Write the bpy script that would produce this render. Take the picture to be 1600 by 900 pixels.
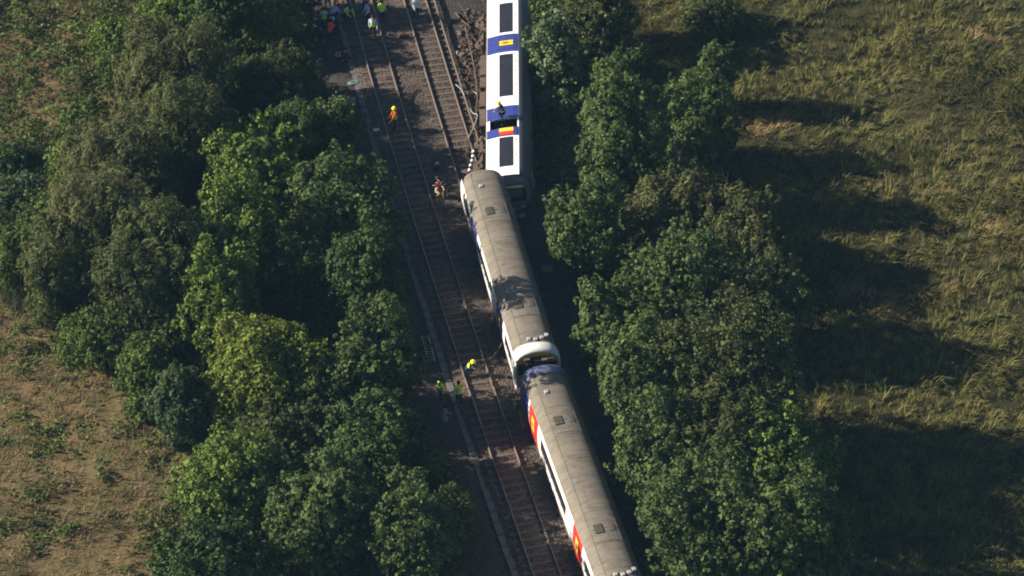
import bpy, bmesh, math, random
import numpy as np
from mathutils import Vector, Matrix, Euler

# ------------------------------------------------------------------ scene, camera, light
for o in list(bpy.data.objects): bpy.data.objects.remove(o)
sc = bpy.context.scene
COL = sc.collection
R = math.radians
TH = R(38.0); F = 5950.0; D = 240.0          # camera pitch, focal length in photo pixels, range in metres
cam_d = bpy.data.cameras.new('camera'); cam = bpy.data.objects.new('camera', cam_d); COL.objects.link(cam)
cam.location = (0, -D*math.cos(TH), D*math.sin(TH))
cam.rotation_euler = (R(90)-TH, 0, 0)
cam_d.sensor_width = 36; cam_d.lens = 36*F/1600; cam_d.clip_start = 1; cam_d.clip_end = 3000
sc.camera = cam

SUN_EL = R(27.5); SHADOW_AZ = R(-3.0)        # shadows run to +x, a little towards the camera
sdir = Vector((math.cos(SHADOW_AZ)*math.cos(SUN_EL), math.sin(SHADOW_AZ)*math.cos(SUN_EL), -math.sin(SUN_EL)))
sun_d = bpy.data.lights.new('sun', 'SUN'); sun = bpy.data.objects.new('sun', sun_d); COL.objects.link(sun)
sun_d.energy = 5.0; sun_d.angle = R(0.55); sun_d.color = (1.0, 0.90, 0.76)
sun.rotation_euler = sdir.to_track_quat('-Z', 'Y').to_euler()
w = bpy.data.worlds.new('World'); sc.world = w; w.use_nodes = True
nt = w.node_tree; bg = nt.nodes['Background']
sky = nt.nodes.new('ShaderNodeTexSky'); sky.sky_type = 'NISHITA'; sky.sun_disc = False
sky.sun_elevation = SUN_EL; to_sun = -sdir
sky.sun_rotation = math.atan2(to_sun.x, to_sun.y)
nt.links.new(sky.outputs[0], bg.inputs[0]); bg.inputs[1].default_value = 0.05; sky.ozone_density = 3.0
sc.view_settings.view_transform = 'Standard'; sc.view_settings.look = 'None'
sc.view_settings.exposure = 1.18; sc.view_settings.gamma = 1.0
sc.render.engine = 'CYCLES'
sc.render.filter_size = 1.9
sc.cycles.filter_width = 1.9

# ------------------------------------------------------------------ helpers
def G(px, py, z=0.0):
    """point of the place at height z seen at photo pixel (px, py)"""
    d = np.array([(px-800)/F, 0, 0]) + np.array([0, math.cos(TH), -math.sin(TH)]) + (450-py)/F*np.array([0, math.sin(TH), math.cos(TH)])
    c = np.array(cam.location); t = (z-c[2])/d[2]
    return c + d*t

def node_mat(name, rough=0.9, spec=0.2):
    m = bpy.data.materials.new(name); m.use_nodes = True
    b = m.node_tree.nodes['Principled BSDF']
    b.inputs['Roughness'].default_value = rough
    b.inputs['Specular IOR Level'].default_value = spec
    return m, m.node_tree, b

def ramp(nt, fac, stops):
    r = nt.nodes.new('ShaderNodeValToRGB'); e = r.color_ramp.elements
    while len(e) < len(stops): e.new(0.5)
    for el, (p, c) in zip(e, stops): el.position = p; el.color = (*c, 1)
    nt.links.new(fac, r.inputs[0]); return r.outputs[0]

def noise(nt, scale, detail=4, rough=0.6, vec=None, dist=0.0):
    n = nt.nodes.new('ShaderNodeTexNoise'); n.inputs['Scale'].default_value = scale
    n.inputs['Detail'].default_value = detail; n.inputs['Roughness'].default_value = rough
    n.inputs['Distortion'].default_value = dist
    if vec is None:
        g = nt.nodes.new('ShaderNodeNewGeometry'); vec = g.outputs['Position']
    nt.links.new(vec, n.inputs['Vector']); return n.outputs['Fac']

def mixc(nt, fac, a, b, mode='MIX'):
    m = nt.nodes.new('ShaderNodeMix'); m.data_type = 'RGBA'; m.blend_type = mode
    def put(s, v):
        if hasattr(v, 'is_linked') or hasattr(v, 'links'): nt.links.new(v, s)
        elif isinstance(v, (int, float)): s.default_value = v
        else: s.default_value = (*v, 1)
    put(m.inputs[0], fac); put(m.inputs[6], a); put(m.inputs[7], b)
    return m.outputs[2]

def bump(nt, b, h, strength=0.5, dist=0.05):
    n = nt.nodes.new('ShaderNodeBump'); n.inputs['Strength'].default_value = strength; n.inputs['Distance'].default_value = dist
    nt.links.new(h, n.inputs['Height']); nt.links.new(n.outputs[0], b.inputs['Normal'])

def objcoord(nt):
    return nt.nodes.new('ShaderNodeTexCoord').outputs['Object']

def paint(name, col, dirt=0.25, rough=0.45, scale=1.2, spec=0.4, dcol=(0.10, 0.085, 0.065)):
    m, nt, b = node_mat(name, rough, spec)
    n1 = noise(nt, scale, 6, 0.7, objcoord(nt)); n2 = noise(nt, scale*7, 4, 0.6, objcoord(nt))
    f = ramp(nt, n1, [(0.42, (0, 0, 0)), (0.75, (dirt,)*3)])
    c = mixc(nt, f, col, dcol)
    f2 = ramp(nt, n2, [(0.4, (0, 0, 0)), (0.8, (dirt*0.5,)*3)])
    c = mixc(nt, f2, c, dcol)
    nt.links.new(c, b.inputs['Base Color']); return m

def leaf_mat(name, c1, c2, c3=None, trans=0.22):
    """leaf colour varies leaf by leaf and from spray to spray"""
    m, nt, b = node_mat(name, 0.7, 0.08)
    g = nt.nodes.new('ShaderNodeNewGeometry')
    n = noise(nt, 0.5, 5, 0.7)
    base = mixc(nt, ramp(nt, n, [(0.38, (0, 0, 0)), (0.62, (1, 1, 1))]), tuple(x*1.12 for x in c1), tuple(x*0.85 for x in c2))
    c3 = c3 or tuple(x*1.5 for x in c2)
    col = mixc(nt, ramp(nt, g.outputs['Random Per Island'], [(0.0, (0, 0, 0)), (1.0, (0.75,)*3)]), base, c3)
    h = nt.nodes.new('ShaderNodeHueSaturation')
    nt.links.new(col, h.inputs['Color'])
    mr = nt.nodes.new('ShaderNodeMapRange'); mr.inputs['To Min'].default_value = 0.55; mr.inputs['To Max'].default_value = 1.3
    nt.links.new(g.outputs['Random Per Island'], mr.inputs[0]); nt.links.new(mr.outputs[0], h.inputs['Value'])
    nt.links.new(h.outputs[0], b.inputs['Base Color'])
    t = nt.nodes.new('ShaderNodeBsdfTranslucent'); nt.links.new(h.outputs[0], t.inputs[0])
    ms = nt.nodes.new('ShaderNodeMixShader'); ms.inputs[0].default_value = trans
    nt.links.new(b.outputs[0], ms.inputs[1]); nt.links.new(t.outputs[0], ms.inputs[2])
    nt.links.new(ms.outputs[0], nt.nodes['Material Output'].inputs[0]); return m

def tag(o, label=None, cat=None, group=None, kind=None):
    if label: o['label'] = label
    if cat: o['category'] = cat
    if group: o['group'] = group
    if kind: o['kind'] = kind
    return o

def empty(name, loc, rot=(0, 0, 0)):
    o = bpy.data.objects.new(name, None); COL.objects.link(o); o.location = loc; o.rotation_euler = rot
    o.empty_display_size = 0.3; return o

def link(name, me, mat=None, parent=None):
    o = bpy.data.objects.new(name, me); COL.objects.link(o)
    if mat is not None:
        for m in (mat if isinstance(mat, (list, tuple)) else [mat]):
            if len(me.materials) == 0 or isinstance(mat, (list, tuple)): me.materials.append(m)
    if parent is not None: o.parent = parent
    return o

def arr_mesh(name, V, Fc, smooth=False, mi=None):
    V = np.ascontiguousarray(V, dtype=np.float32); Fc = np.ascontiguousarray(Fc, dtype=np.int32)
    me = bpy.data.meshes.new(name); k = Fc.shape[1]
    me.vertices.add(len(V)); me.vertices.foreach_set('co', V.ravel())
    me.loops.add(Fc.size); me.loops.foreach_set('vertex_index', Fc.ravel())
    me.polygons.add(len(Fc)); me.polygons.foreach_set('loop_start', np.arange(0, Fc.size, k, dtype=np.int32))
    if mi is not None: me.polygons.foreach_set('material_index', np.asarray(mi, dtype=np.int32))
    me.update(calc_edges=True)
    if smooth: me.polygons.foreach_set('use_smooth', np.ones(len(Fc), dtype=bool))
    return me

class MB:
    """collects boxes, tubes and sheets into one mesh"""
    def __init__(s): s.v = []; s.f = []
    def add(s, vs, fs):
        n = len(s.v); s.v += [tuple(v) for v in vs]; s.f += [tuple(i+n for i in f) for f in fs]; return s
    def box(s, x0, x1, y0, y1, z0, z1, ch=0.0):
        if ch:
            a = [(x0+ch, y0), (x1-ch, y0), (x1, y0+ch), (x1, y1-ch), (x1-ch, y1), (x0+ch, y1), (x0, y1-ch), (x0, y0+ch)]
            vs = [(x, y, z0) for x, y in a]+[(x, y, z1-ch) for x, y in a]
            cx, cy = (x0+x1)/2, (y0+y1)/2
            vs += [(x+(ch if x < cx else -ch)*0.7, y+(ch if y < cy else -ch)*0.7, z1) for x, y in a]
            fs = [tuple(range(7, -1, -1)), tuple(range(16, 24))]
            for r in (0, 8):
                for i in range(8): j = (i+1) % 8; fs.append((r+i, r+j, r+8+j, r+8+i))
            return s.add(vs, fs)
        vs = [(x, y, z) for z in (z0, z1) for x, y in ((x0, y0), (x1, y0), (x1, y1), (x0, y1))]
        return s.add(vs, [(3, 2, 1, 0), (4, 5, 6, 7), (0, 1, 5, 4), (1, 2, 6, 5), (2, 3, 7, 6), (3, 0, 4, 7)])
    def tube(s, pts, rad, n=8, cap=True):
        pts = [Vector(p) for p in pts]; rad = rad if isinstance(rad, (list, tuple)) else [rad]*len(pts)
        vs = []; fs = []
        for i, p in enumerate(pts):
            d = (pts[min(i+1, len(pts)-1)]-pts[max(i-1, 0)]).normalized()
            a = d.cross(Vector((0, 0, 1)) if abs(d.z) < 0.9 else Vector((1, 0, 0))).normalized(); b = d.cross(a)
            for k in range(n):
                t = 2*math.pi*k/n; vs.append(p+(a*math.cos(t)+b*math.sin(t))*rad[i])
        for i in range(len(pts)-1):
            for k in range(n):
                j = (k+1) % n; fs.append((i*n+k, i*n+j, (i+1)*n+j, (i+1)*n+k))
        if cap: fs += [tuple(range(n-1, -1, -1)), tuple(range((len(pts)-1)*n, len(pts)*n))]
        return s.add(vs, fs)
    def mesh(s, name, smooth=False):
        me = bpy.data.meshes.new(name); me.from_pydata(s.v, [], s.f); me.update()
        bm = bmesh.new(); bm.from_mesh(me); bmesh.ops.recalc_face_normals(bm, faces=bm.faces); bm.to_mesh(me); bm.free()
        if smooth:
            for p in me.polygons: p.use_smooth = True
        return me
    def build(s, name, mat, parent=None, smooth=False):
        return link(name, s.mesh(name, smooth), mat, parent)

# ------------------------------------------------------------------ the two tracks: centre lines measured on the ground
def fit(pts):
    P = np.array([G(*p) for p in pts]); c = np.polyfit(P[:, 1], P[:, 0], 2); return c
C1 = fit([(566, 20), (591, 100), (624, 215), (686.5, 420), (768.5, 664), (853, 900)])
C2 = fit([(648, 5), (677, 100), (712, 220), (746, 317), (778, 420), (800, 490), (855, 664), (937, 900)])
xt1 = lambda y: np.polyval(C1, y)
xt2 = lambda y: np.polyval(C2, y)
def dirt_angle(c, y):
    dx = np.polyval(np.polyder(c), y); return math.atan2(1.0, dx)     # heading of the line, running away from the camera
Y0, Y1 = -42.0, 42.0

def fbm(x, y, s, seed=0, oct=4):
    rs = np.random.RandomState(seed); v = 0*x; a = 1.0; tot = 0
    for o in range(oct):
        for k in range(3):
            t = rs.uniform(0, 6.283); p = rs.uniform(0, 6.283); fr = s*(2**o)*rs.uniform(0.7, 1.3)
            v = v + a*np.sin((x*np.cos(t)+y*np.sin(t))*fr + p + 1.3*np.sin((x*np.cos(t+1.4)+y*np.sin(t+1.4))*fr*0.7+p*2))
            tot += a
        a *= 0.55
    return v/tot*1.8

def ground_z(x, y):
    u = x-xt1(y)
    wl = np.clip((-u-5.0)/5.0, 0, 1); wr = np.clip((u-9.0)/4.0, 0, 1)
    z = -0.02+wl*(0.25*fbm(x, y, 0.22, 3)+0.12*fbm(x, y, 1.3, 4))+wr*(0.3*fbm(x, y, 0.25, 5)+0.16*fbm(x, y, 1.6, 6)-0.2)
    return z

# ------------------------------------------------------------------ materials
M = {}
def ground_material():
    m, nt, b = node_mat('field_ground', 1.0, 0.05)
    at = nt.nodes.new('ShaderNodeAttribute'); at.attribute_name = 'side'
    n1 = noise(nt, 0.35, 5, 0.65); n2 = noise(nt, 2.2, 5, 0.7)
    left = mixc(nt, ramp(nt, n1, [(0.38, (0, 0, 0)), (0.62, (1, 1, 1))]), (0.155, 0.105, 0.055), (0.075, 0.078, 0.028))
    left = mixc(nt, ramp(nt, n2, [(0.45, (0, 0, 0)), (0.7, (1, 1, 1))]), left, (0.17, 0.115, 0.065))
    right = mixc(nt, ramp(nt, n2, [(0.4, (0, 0, 0)), (0.65, (1, 1, 1))]), (0.032, 0.035, 0.014), (0.058, 0.05, 0.022))
    soil = mixc(nt, n2, (0.035, 0.03, 0.024), (0.065, 0.05, 0.036))
    sp = nt.nodes.new('ShaderNodeSeparateColor'); nt.links.new(at.outputs['Color'], sp.inputs[0])
    c = mixc(nt, sp.outputs[0], soil, left); c = mixc(nt, sp.outputs[1], c, right)
    nt.links.new(c, b.inputs['Base Color']); bump(nt, b, n2, 0.8, 0.15); return m
M['ground'] = ground_material()

def ballast_material(name, a, b_, c_):
    m, nt, b = node_mat(name, 1.0, 0.1)
    vo = nt.nodes.new('ShaderNodeTexVoronoi'); vo.inputs['Scale'].default_value = 11
    g = nt.nodes.new('ShaderNodeNewGeometry'); nt.links.new(g.outputs['Position'], vo.inputs['Vector'])
    n = noise(nt, 0.8, 5, 0.7); n2 = noise(nt, 5.0, 3, 0.6)
    c = mixc(nt, ramp(nt, n, [(0.35, (0, 0, 0)), (0.68, (1, 1, 1))]), a, b_)
    c = mixc(nt, ramp(nt, n2, [(0.5, (0, 0, 0)), (0.75, (0.8,)*3)]), c, c_)
    sv = nt.nodes.new('ShaderNodeSeparateColor'); nt.links.new(vo.outputs['Color'], sv.inputs[0])
    c = mixc(nt, 0.5, c, ramp(nt, sv.outputs[0], [(0, (0.25,)*3), (1, (1.0, 0.97, 0.92))]), 'MULTIPLY')
    nt.links.new(c, b.inputs['Base Color']); bump(nt, b, vo.outputs['Distance'], 1.0, 0.06); return m
M['ballast'] = ballast_material('ballast', (0.145, 0.112, 0.092), (0.078, 0.064, 0.058), (0.20, 0.168, 0.145))
M['cess'] = ballast_material('cess_grit', (0.075, 0.065, 0.058), (0.052, 0.047, 0.043), (0.12, 0.11, 0.10))
M['rail'] = paint('rusty_rail', (0.10, 0.065, 0.048), 0.5, 0.6, 3, 0.3, (0.06, 0.035, 0.025))
m, nt_, b = node_mat('polished_rail_head', 0.5, 0.4); b.inputs['Base Color'].default_value = (0.36, 0.33, 0.30, 1); b.inputs['Metallic'].default_value = 0.75
n_ = noise(nt_, 2, 4); nt_.links.new(mixc(nt_, n_, (0.28, 0.25, 0.225), (0.13, 0.105, 0.09)), b.inputs['Base Color']); M['railhead'] = m
M['sleeper'] = paint('weathered_sleeper', (0.135, 0.105, 0.085), 0.7, 0.95, 2.5, 0.1, (0.07, 0.05, 0.04))
M['concrete'] = paint('trough_concrete', (0.135, 0.13, 0.125), 0.9, 0.95, 0.8, 0.1, (0.09, 0.08, 0.07))
M['white'] = paint('white_coach_paint', (0.86, 0.84, 0.80), 0.14, 0.35, 0.9, 0.5, (0.35, 0.3, 0.24))
M['dirty_white'] = paint('grimy_white_coach_paint', (0.72, 0.71, 0.66), 0.3, 0.45, 0.9, 0.4, (0.2, 0.18, 0.14))
M['blue'] = paint('blue_door_paint', (0.028, 0.042, 0.205), 0.2, 0.4, 1.5, 0.5, (0.06, 0.06, 0.12))
M['purple'] = paint('purple_cab_paint', (0.085, 0.092, 0.19), 0.5, 0.45, 1.6, 0.4, (0.16, 0.14, 0.14))
M['yellow'] = paint('yellow_panel_paint', (0.82, 0.52, 0.03), 0.2, 0.5, 5, 0.4, (0.45, 0.2, 0.03))
M['red'] = paint('red_door_paint', (0.55, 0.03, 0.025), 0.12, 0.45, 1.5, 0.4)
M['shell_and_end_shade'] = paint('shell_grey_and_end_shade', (0.30, 0.30, 0.31), 0.5, 0.6, 1.0, 0.3)
M['underframe'] = paint('rusty_underframe', (0.075, 0.055, 0.042), 0.7, 0.8, 2.2, 0.2, (0.16, 0.115, 0.08))
M['black'] = paint('black_rubber', (0.018, 0.018, 0.02), 0.3, 0.7, 2, 0.2)
M['steel'] = paint('worn_steel', (0.38, 0.37, 0.36), 0.4, 0.4, 3, 0.5)
m, nt_, b = node_mat('tinted_window_glass', 0.12, 0.5); b.inputs['Base Color'].default_value = (0.014, 0.015, 0.02, 1)
nt_.links.new(mixc(nt_, noise(nt_, 1.4, 5, 0.6, objcoord(nt_)), (0.010, 0.011, 0.016), (0.03, 0.03, 0.036)), b.inputs['Base Color']); M['glass'] = m
def roof_material():
    m, nt, b = node_mat('weathered_coach_roof', 0.75, 0.25)
    oc = objcoord(nt); mp = nt.nodes.new('ShaderNodeMapping'); mp.inputs['Scale'].default_value = (1.0, 0.25, 0.25); nt.links.new(oc, mp.inputs[0])
    n1 = noise(nt, 0.9, 6, 0.7, oc); n2 = noise(nt, 4.0, 5, 0.7, mp.outputs[0]); n3 = noise(nt, 14, 3, 0.6, oc)
    c = mixc(nt, ramp(nt, n1, [(0.3, (0, 0, 0)), (0.7, (1, 1, 1))]), (0.185, 0.160, 0.124), (0.140, 0.123, 0.098))
    c = mixc(nt, ramp(nt, n2, [(0.45, (0, 0, 0)), (0.72, (0.85,)*3)]), c, (0.07, 0.062, 0.05))
    c = mixc(nt, ramp(nt, n3, [(0.5, (0, 0, 0)), (0.8, (0.35,)*3)]), c, (0.19, 0.165, 0.13))
    nt.links.new(c, b.inputs['Base Color']); return m
M['roof'] = roof_material()
M['roof_shaded'] = paint('shaded_grey_roof', (0.075, 0.08, 0.088), 0.4, 0.6, 1.0, 0.3, (0.04, 0.04, 0.04))  # tipped carriage's roof: its shade is put into this darker colour
M['roof_seam'] = paint('roof_seam', (0.13, 0.115, 0.09), 0.5, 0.8, 3, 0.2)
M['bark'] = paint('bark', (0.075, 0.06, 0.048), 0.6, 0.95, 4, 0.1, (0.035, 0.03, 0.025))
M['deadwood'] = paint('bleached_deadwood', (0.15, 0.13, 0.105), 0.5, 0.95, 4, 0.1, (0.12, 0.10, 0.08))
for k, c in dict(hivis=(0.55, 0.92, 0.05), hivis_orange=(0.95, 0.17, 0.03), helmet_yellow=(0.85, 0.9, 0.04), paleblue=(0.36, 0.44, 0.72),
                 navy=(0.02, 0.025, 0.06), redcloth=(0.85, 0.08, 0.06), darkred=(0.13, 0.035, 0.03), tan=(0.42, 0.32, 0.19), skin=(0.5, 0.3, 0.2),
                 hair=(0.03, 0.02, 0.015), charcoal=(0.03, 0.03, 0.035), reflective=(0.75, 0.78, 0.72), palecloth=(0.78, 0.82, 0.76),
                 teal=(0.13, 0.22, 0.18), orange_paint=(0.75, 0.16, 0.04)).items():
    M[k] = paint(k+'_cloth', c, 0.12, 0.85, 6, 0.15, tuple(x*0.5 for x in c))

L = {'light': leaf_mat('leaf_light_green', (0.095, 0.147, 0.025), (0.067, 0.118, 0.023), (0.146, 0.192, 0.040)),
     'mid': leaf_mat('leaf_mid_green', (0.070, 0.105, 0.031), (0.055, 0.085, 0.027), (0.105, 0.142, 0.046), 0.28),
     'deep': leaf_mat('leaf_deep_green', (0.046, 0.078, 0.023), (0.038, 0.064, 0.021), (0.075, 0.112, 0.034)),
     'yellow': leaf_mat('leaf_yellow_green', (0.135, 0.175, 0.027), (0.105, 0.15, 0.027), (0.165, 0.195, 0.036), 0.3),
     'olive': leaf_mat('leaf_olive_grey', (0.070, 0.086, 0.028), (0.056, 0.076, 0.022), (0.095, 0.108, 0.04), 0.28),
     'willow': leaf_mat('leaf_grey_willow', (0.090, 0.100, 0.036), (0.070, 0.086, 0.024), (0.115, 0.12, 0.05), 0.3),
     'silver': leaf_mat('leaf_silver_green', (0.084, 0.125, 0.044), (0.062, 0.102, 0.030), (0.179, 0.218, 0.115)),
     'brown': leaf_mat('leaf_brown_olive', (0.086, 0.092, 0.034), (0.064, 0.084, 0.027), (0.11, 0.112, 0.045)),
     'bramble': leaf_mat('leaf_bramble', (0.067, 0.102, 0.025), (0.039, 0.074, 0.021), (0.112, 0.147, 0.034)),
     'teal': leaf_mat('leaf_blue_green', (0.050, 0.080, 0.032), (0.045, 0.075, 0.028), (0.08, 0.11, 0.05))}

def grass_mat(name, a, b_, c_, s=0.5, thr=(0.42, 0.6)):
    m, nt, b = node_mat(name, 0.8, 0.15)
    g = nt.nodes.new('ShaderNodeNewGeometry')
    n1 = noise(nt, s, 4, 0.65); n2 = noise(nt, s*4.5, 3, 0.6)
    c = mixc(nt, ramp(nt, n1, [(thr[0], (0, 0, 0)), (thr[1], (1, 1, 1))]), a, b_)
    c = mixc(nt, ramp(nt, n2, [(0.5, (0, 0, 0)), (0.68, (0.85,)*3)]), c, c_)
    h = nt.nodes.new('ShaderNodeHueSaturation'); nt.links.new(c, h.inputs['Color'])
    mr = nt.nodes.new('ShaderNodeMapRange'); mr.inputs['To Min'].default_value = 0.5; mr.inputs['To Max'].default_value = 1.45
    nt.links.new(g.outputs['Random Per Island'], mr.inputs[0]); nt.links.new(mr.outputs[0], h.inputs['Value'])
    nt.links.new(h.outputs[0], b.inputs['Base Color'])
    t = nt.nodes.new('ShaderNodeBsdfTranslucent'); nt.links.new(h.outputs[0], t.inputs[0])
    ms = nt.nodes.new('ShaderNodeMixShader'); ms.inputs[0].default_value = 0.2
    nt.links.new(b.outputs[0], ms.inputs[1]); nt.links.new(t.outputs[0], ms.inputs[2])
    nt.links.new(ms.outputs[0], nt.nodes['Material Output'].inputs[0]); return m
M['grass_dry'] = grass_mat('dry_meadow_grass', (0.21, 0.15, 0.075), (0.10, 0.115, 0.034), (0.22, 0.165, 0.08), 0.9)
M['grass_rush'] = grass_mat('rush_grass', (0.145, 0.136, 0.040), (0.085, 0.094, 0.027), (0.21, 0.165, 0.066), 0.5)
M['grass_marsh'] = grass_mat('marsh_grass', (0.105, 0.096, 0.030), (0.052, 0.060, 0.019), (0.14, 0.11, 0.044), 0.8)
M['grass_straw'] = grass_mat('straw', (0.36, 0.25, 0.12), (0.25, 0.17, 0.08), (0.42, 0.30, 0.15), 0.8)
M['reed'] = grass_mat('blue_green_reeds', (0.075, 0.09, 0.05), (0.045, 0.07, 0.034), (0.11, 0.115, 0.075), 0.9)

# ------------------------------------------------------------------ ground
def build_ground():
    ax = np.concatenate([[-1500, -800, -400, -200, -120, -80], np.arange(-60, 60.01, 0.75), [80, 120, 200, 400, 800, 1500]])
    ay = np.concatenate([[-1500, -800, -400, -200, -120, -80], np.arange(-60, 60.01, 0.75), [80, 120, 200, 400, 800, 1500]])
    X, Y = np.meshgrid(ax, ay); far = (np.abs(X) > 61) | (np.abs(Y) > 61)
    Z = np.where(far, -0.05, ground_z(np.clip(X, -60, 60), np.clip(Y, -60, 60)))
    nx = len(ax); ny = len(ay)
    idx = np.arange(nx*ny).reshape(ny, nx)
    Fc = np.stack([idx[:-1, :-1], idx[:-1, 1:], idx[1:, 1:], idx[1:, :-1]], -1).reshape(-1, 4)
    me = arr_mesh('ground', np.stack([X, Y, Z], -1).reshape(-1, 3), Fc, True)
    u = X-xt1(np.clip(Y, -80, 80))
    s = fbm(X, Y, 0.5, 11)*1.2
    lw = np.clip((-u-9+s)/3, 0, 1).ravel(); rw = np.clip((u-13+s)/3, 0, 1).ravel()
    at = me.color_attributes.new('side', 'FLOAT_COLOR', 'POINT')
    at.data.foreach_set('color', np.stack([lw, rw, 0*lw, 0*lw+1], -1).astype(np.float32).ravel())
    o = link('ground', me, M['ground']); tag(o, kind='structure')
build_ground()

def strip(offs, zs, name, mat, cen=xt1, jag=0.0, step=0.6, seed=1):
    ys = np.arange(Y0, Y1+0.01, step); rs = np.random.RandomState(seed); V = []
    for y in ys:
        for i, (o, z) in enumerate(zip(offs, zs)):
            j = rs.normal(0, jag) if i in (0, len(offs)-1) else rs.normal(0, jag*0.3)
            V.append((cen(y)+o+j, y, z+(rs.normal(0, 0.012) if 0 < i < len(offs)-1 else 0)))
    n = len(offs); idx = np.arange(len(ys)*n).reshape(len(ys), n)
    Fc = np.stack([idx[:-1, :-1], idx[:-1, 1:], idx[1:, 1:], idx[1:, :-1]], -1).reshape(-1, 4)
    return tag(link(name, arr_mesh(name, V, Fc, True), mat), kind='structure')
strip([-4.6, -4.2, -3.0, -2.0, 0, 6.0, 8.2, 8.9], [-0.12, 0.03, 0.05, 0.06, 0.06, 0.06, 0.05, -0.15], 'cess_path', M['cess'], jag=0.22)
strip([-1.75, -1.35, -0.7, 0.0, 0.7, 1.7, 2.6, 3.4, 4.2, 4.9, 5.4, 6.0], [0.055, 0.24, 0.26, 0.255, 0.26, 0.22, 0.26, 0.255, 0.26, 0.23, 0.14, 0.05], 'ballast_bed', M['ballast'], jag=0.12, seed=4)

# ------------------------------------------------------------------ rails, sleepers, cable trough
ZB = 0.262
def railway(cen, C, label, third_off, seed):
    root = empty('railway_track', (float(cen(0)), 0, ZB)); ox = float(cen(0))
    tag(root, label, 'railway track', 'railway tracks through the cutting')
    rs = random.Random(seed)
    sl = MB().box(-1.25, 1.25, -0.125, 0.125, -0.1, 0.035, 0.015).mesh('sleeper'); sl.materials.append(M['sleeper'])
    y = Y0+1
    while y < Y1-1:
        o = link('sleeper', sl, None, root); a = dirt_angle(C, y)
        o.location = (float(cen(y))-ox+rs.gauss(0, 0.02), y, rs.gauss(0, 0.006)); o.rotation_euler = (0, 0, a-math.pi/2+rs.gauss(0, 0.012))
        y += 0.68
    prof = [(-0.07, 0.0), (-0.07, 0.02), (-0.018, 0.045), (-0.018, 0.115), (-0.036, 0.125), (-0.036, 0.15), (0.036, 0.15), (0.036, 0.125), (0.018, 0.115), (0.018, 0.045), (0.07, 0.02), (0.07, 0.0)]
    ys = np.arange(Y0, Y1+0.01, 1.0)
    def sweep(off, name, zb, sc_=1.0):
        V = []; Fc = []; mi = []; n = len(prof)
        for y in ys:
            a = dirt_angle(C, y); nx, ny = math.sin(a), -math.cos(a)
            for (p, z) in prof: V.append((float(cen(y))-ox+nx*(off+p*sc_), y+ny*(off+p*sc_), zb+z*sc_))
        for i in range(len(ys)-1):
            for k in range(n):
                j = (k+1) % n; Fc.append((i*n+k, i*n+j, (i+1)*n+j, (i+1)*n+k)); mi.append(1 if k == 5 else 0)
        me = arr_mesh(name, V, Fc, False, mi); return link(name, me, [M['rail'], M['railhead']], root)
    sweep(-0.755, 'rail', 0.047); sweep(0.755, 'rail', 0.047)
    if not third_off: return
    sweep(third_off, 'conductor_rail', 0.09, 0.95)
    pot = MB().box(-0.08, 0.08, -0.08, 0.08, -0.05, 0.088, 0.02).mesh('insulator'); pot.materials.append(M['concrete'])
    for y in np.arange(Y0+1, Y1-1, 2.72):
        o = link('insulator', pot, None, root); o.location = (float(cen(y))-ox+third_off, y, 0)
railway(xt1, C1, 'open left-hand track with no train on it, beside the pale trough', None, 3)
railway(xt2, C2, 'right-hand track running under the upright carriages', 1.32, 5)

def trough():
    root = empty('cable_trough', (float(xt1(0))-1.78, 0, 0.05)); ox = float(xt1(0))-1.78
    tag(root, 'pale concrete cable trough with slab lids along the left track', 'cable trough')
    lid = MB().box(-0.2, 0.2, -0.485, 0.485, 0.06, 0.12, 0.012).mesh('lid'); lid.materials.append(M['concrete'])
    base = MB(); rs = random.Random(8)
    y = Y0+1
    while y < Y1-1:
        a = dirt_angle(C1, y)
        if math.sin(y*0.9)+math.sin(y*0.37+1) > 0.75 or rs.random() < 0.1: y += 1.0; continue
        o = link('lid', lid, None, root); o.location = (float(xt1(y))-1.78-ox+rs.gauss(0, 0.012), y, rs.gauss(0, 0.008))
        o.rotation_euler = (rs.gauss(0, 0.012), rs.gauss(0, 0.015), a-math.pi/2+rs.gauss(0, 0.012)); y += 1.0
    for y in np.arange(Y0+1, Y1-1, 2.0):
        x0 = float(xt1(y))-1.78-ox; x1 = float(xt1(y+2))-1.78-ox
        base.add([(x0-.17, y, 0), (x0+.17, y, 0), (x0+.17, y, .058), (x0-.17, y, .058), (x1-.17, y+2, 0), (x1+.17, y+2, 0), (x1+.17, y+2, .058), (x1-.17, y+2, .058)],
                 [(0, 1, 5, 4), (1, 2, 6, 5), (2, 3, 7, 6), (3, 0, 4, 7)])
    base.build('channel', M['concrete'], root)
trough()

def stones():
    rs = np.random.RandomState(77); n = 32000; Y = rs.uniform(-34, 34, n); u = rs.uniform(-1.9, 6.2, n); X = xt1(Y)+u
    zz = np.interp(u, [-1.75, -1.35, -0.7, 0.7, 1.7, 2.6, 4.2, 4.9, 5.4, 6.0], [0.055, 0.24, 0.26, 0.26, 0.22, 0.26, 0.26, 0.23, 0.14, 0.05])
    r = rs.uniform(0.025, 0.065, n); O = np.array([[1, 0, 0], [-1, 0, 0], [0, 1, 0], [0, -1, 0], [0, 0, 1], [0, 0, -1]])
    V = np.stack([X, Y, zz+0.01], -1)[:, None]+(O[None]+rs.normal(0, 0.25, (n, 6, 3)))*r[:, None, None]
    T8 = np.array([[0, 2, 4], [2, 1, 4], [1, 3, 4], [3, 0, 4]])
    Fc = (np.arange(n)[:, None, None]*6+T8[None]).reshape(-1, 3)
    tag(link('ballast_stones', arr_mesh('ballast_stones', V.reshape(-1, 3), Fc), M['ballast']), 'loose ballast stones around both tracks', 'stones', None, 'stuff')
stones()

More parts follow.
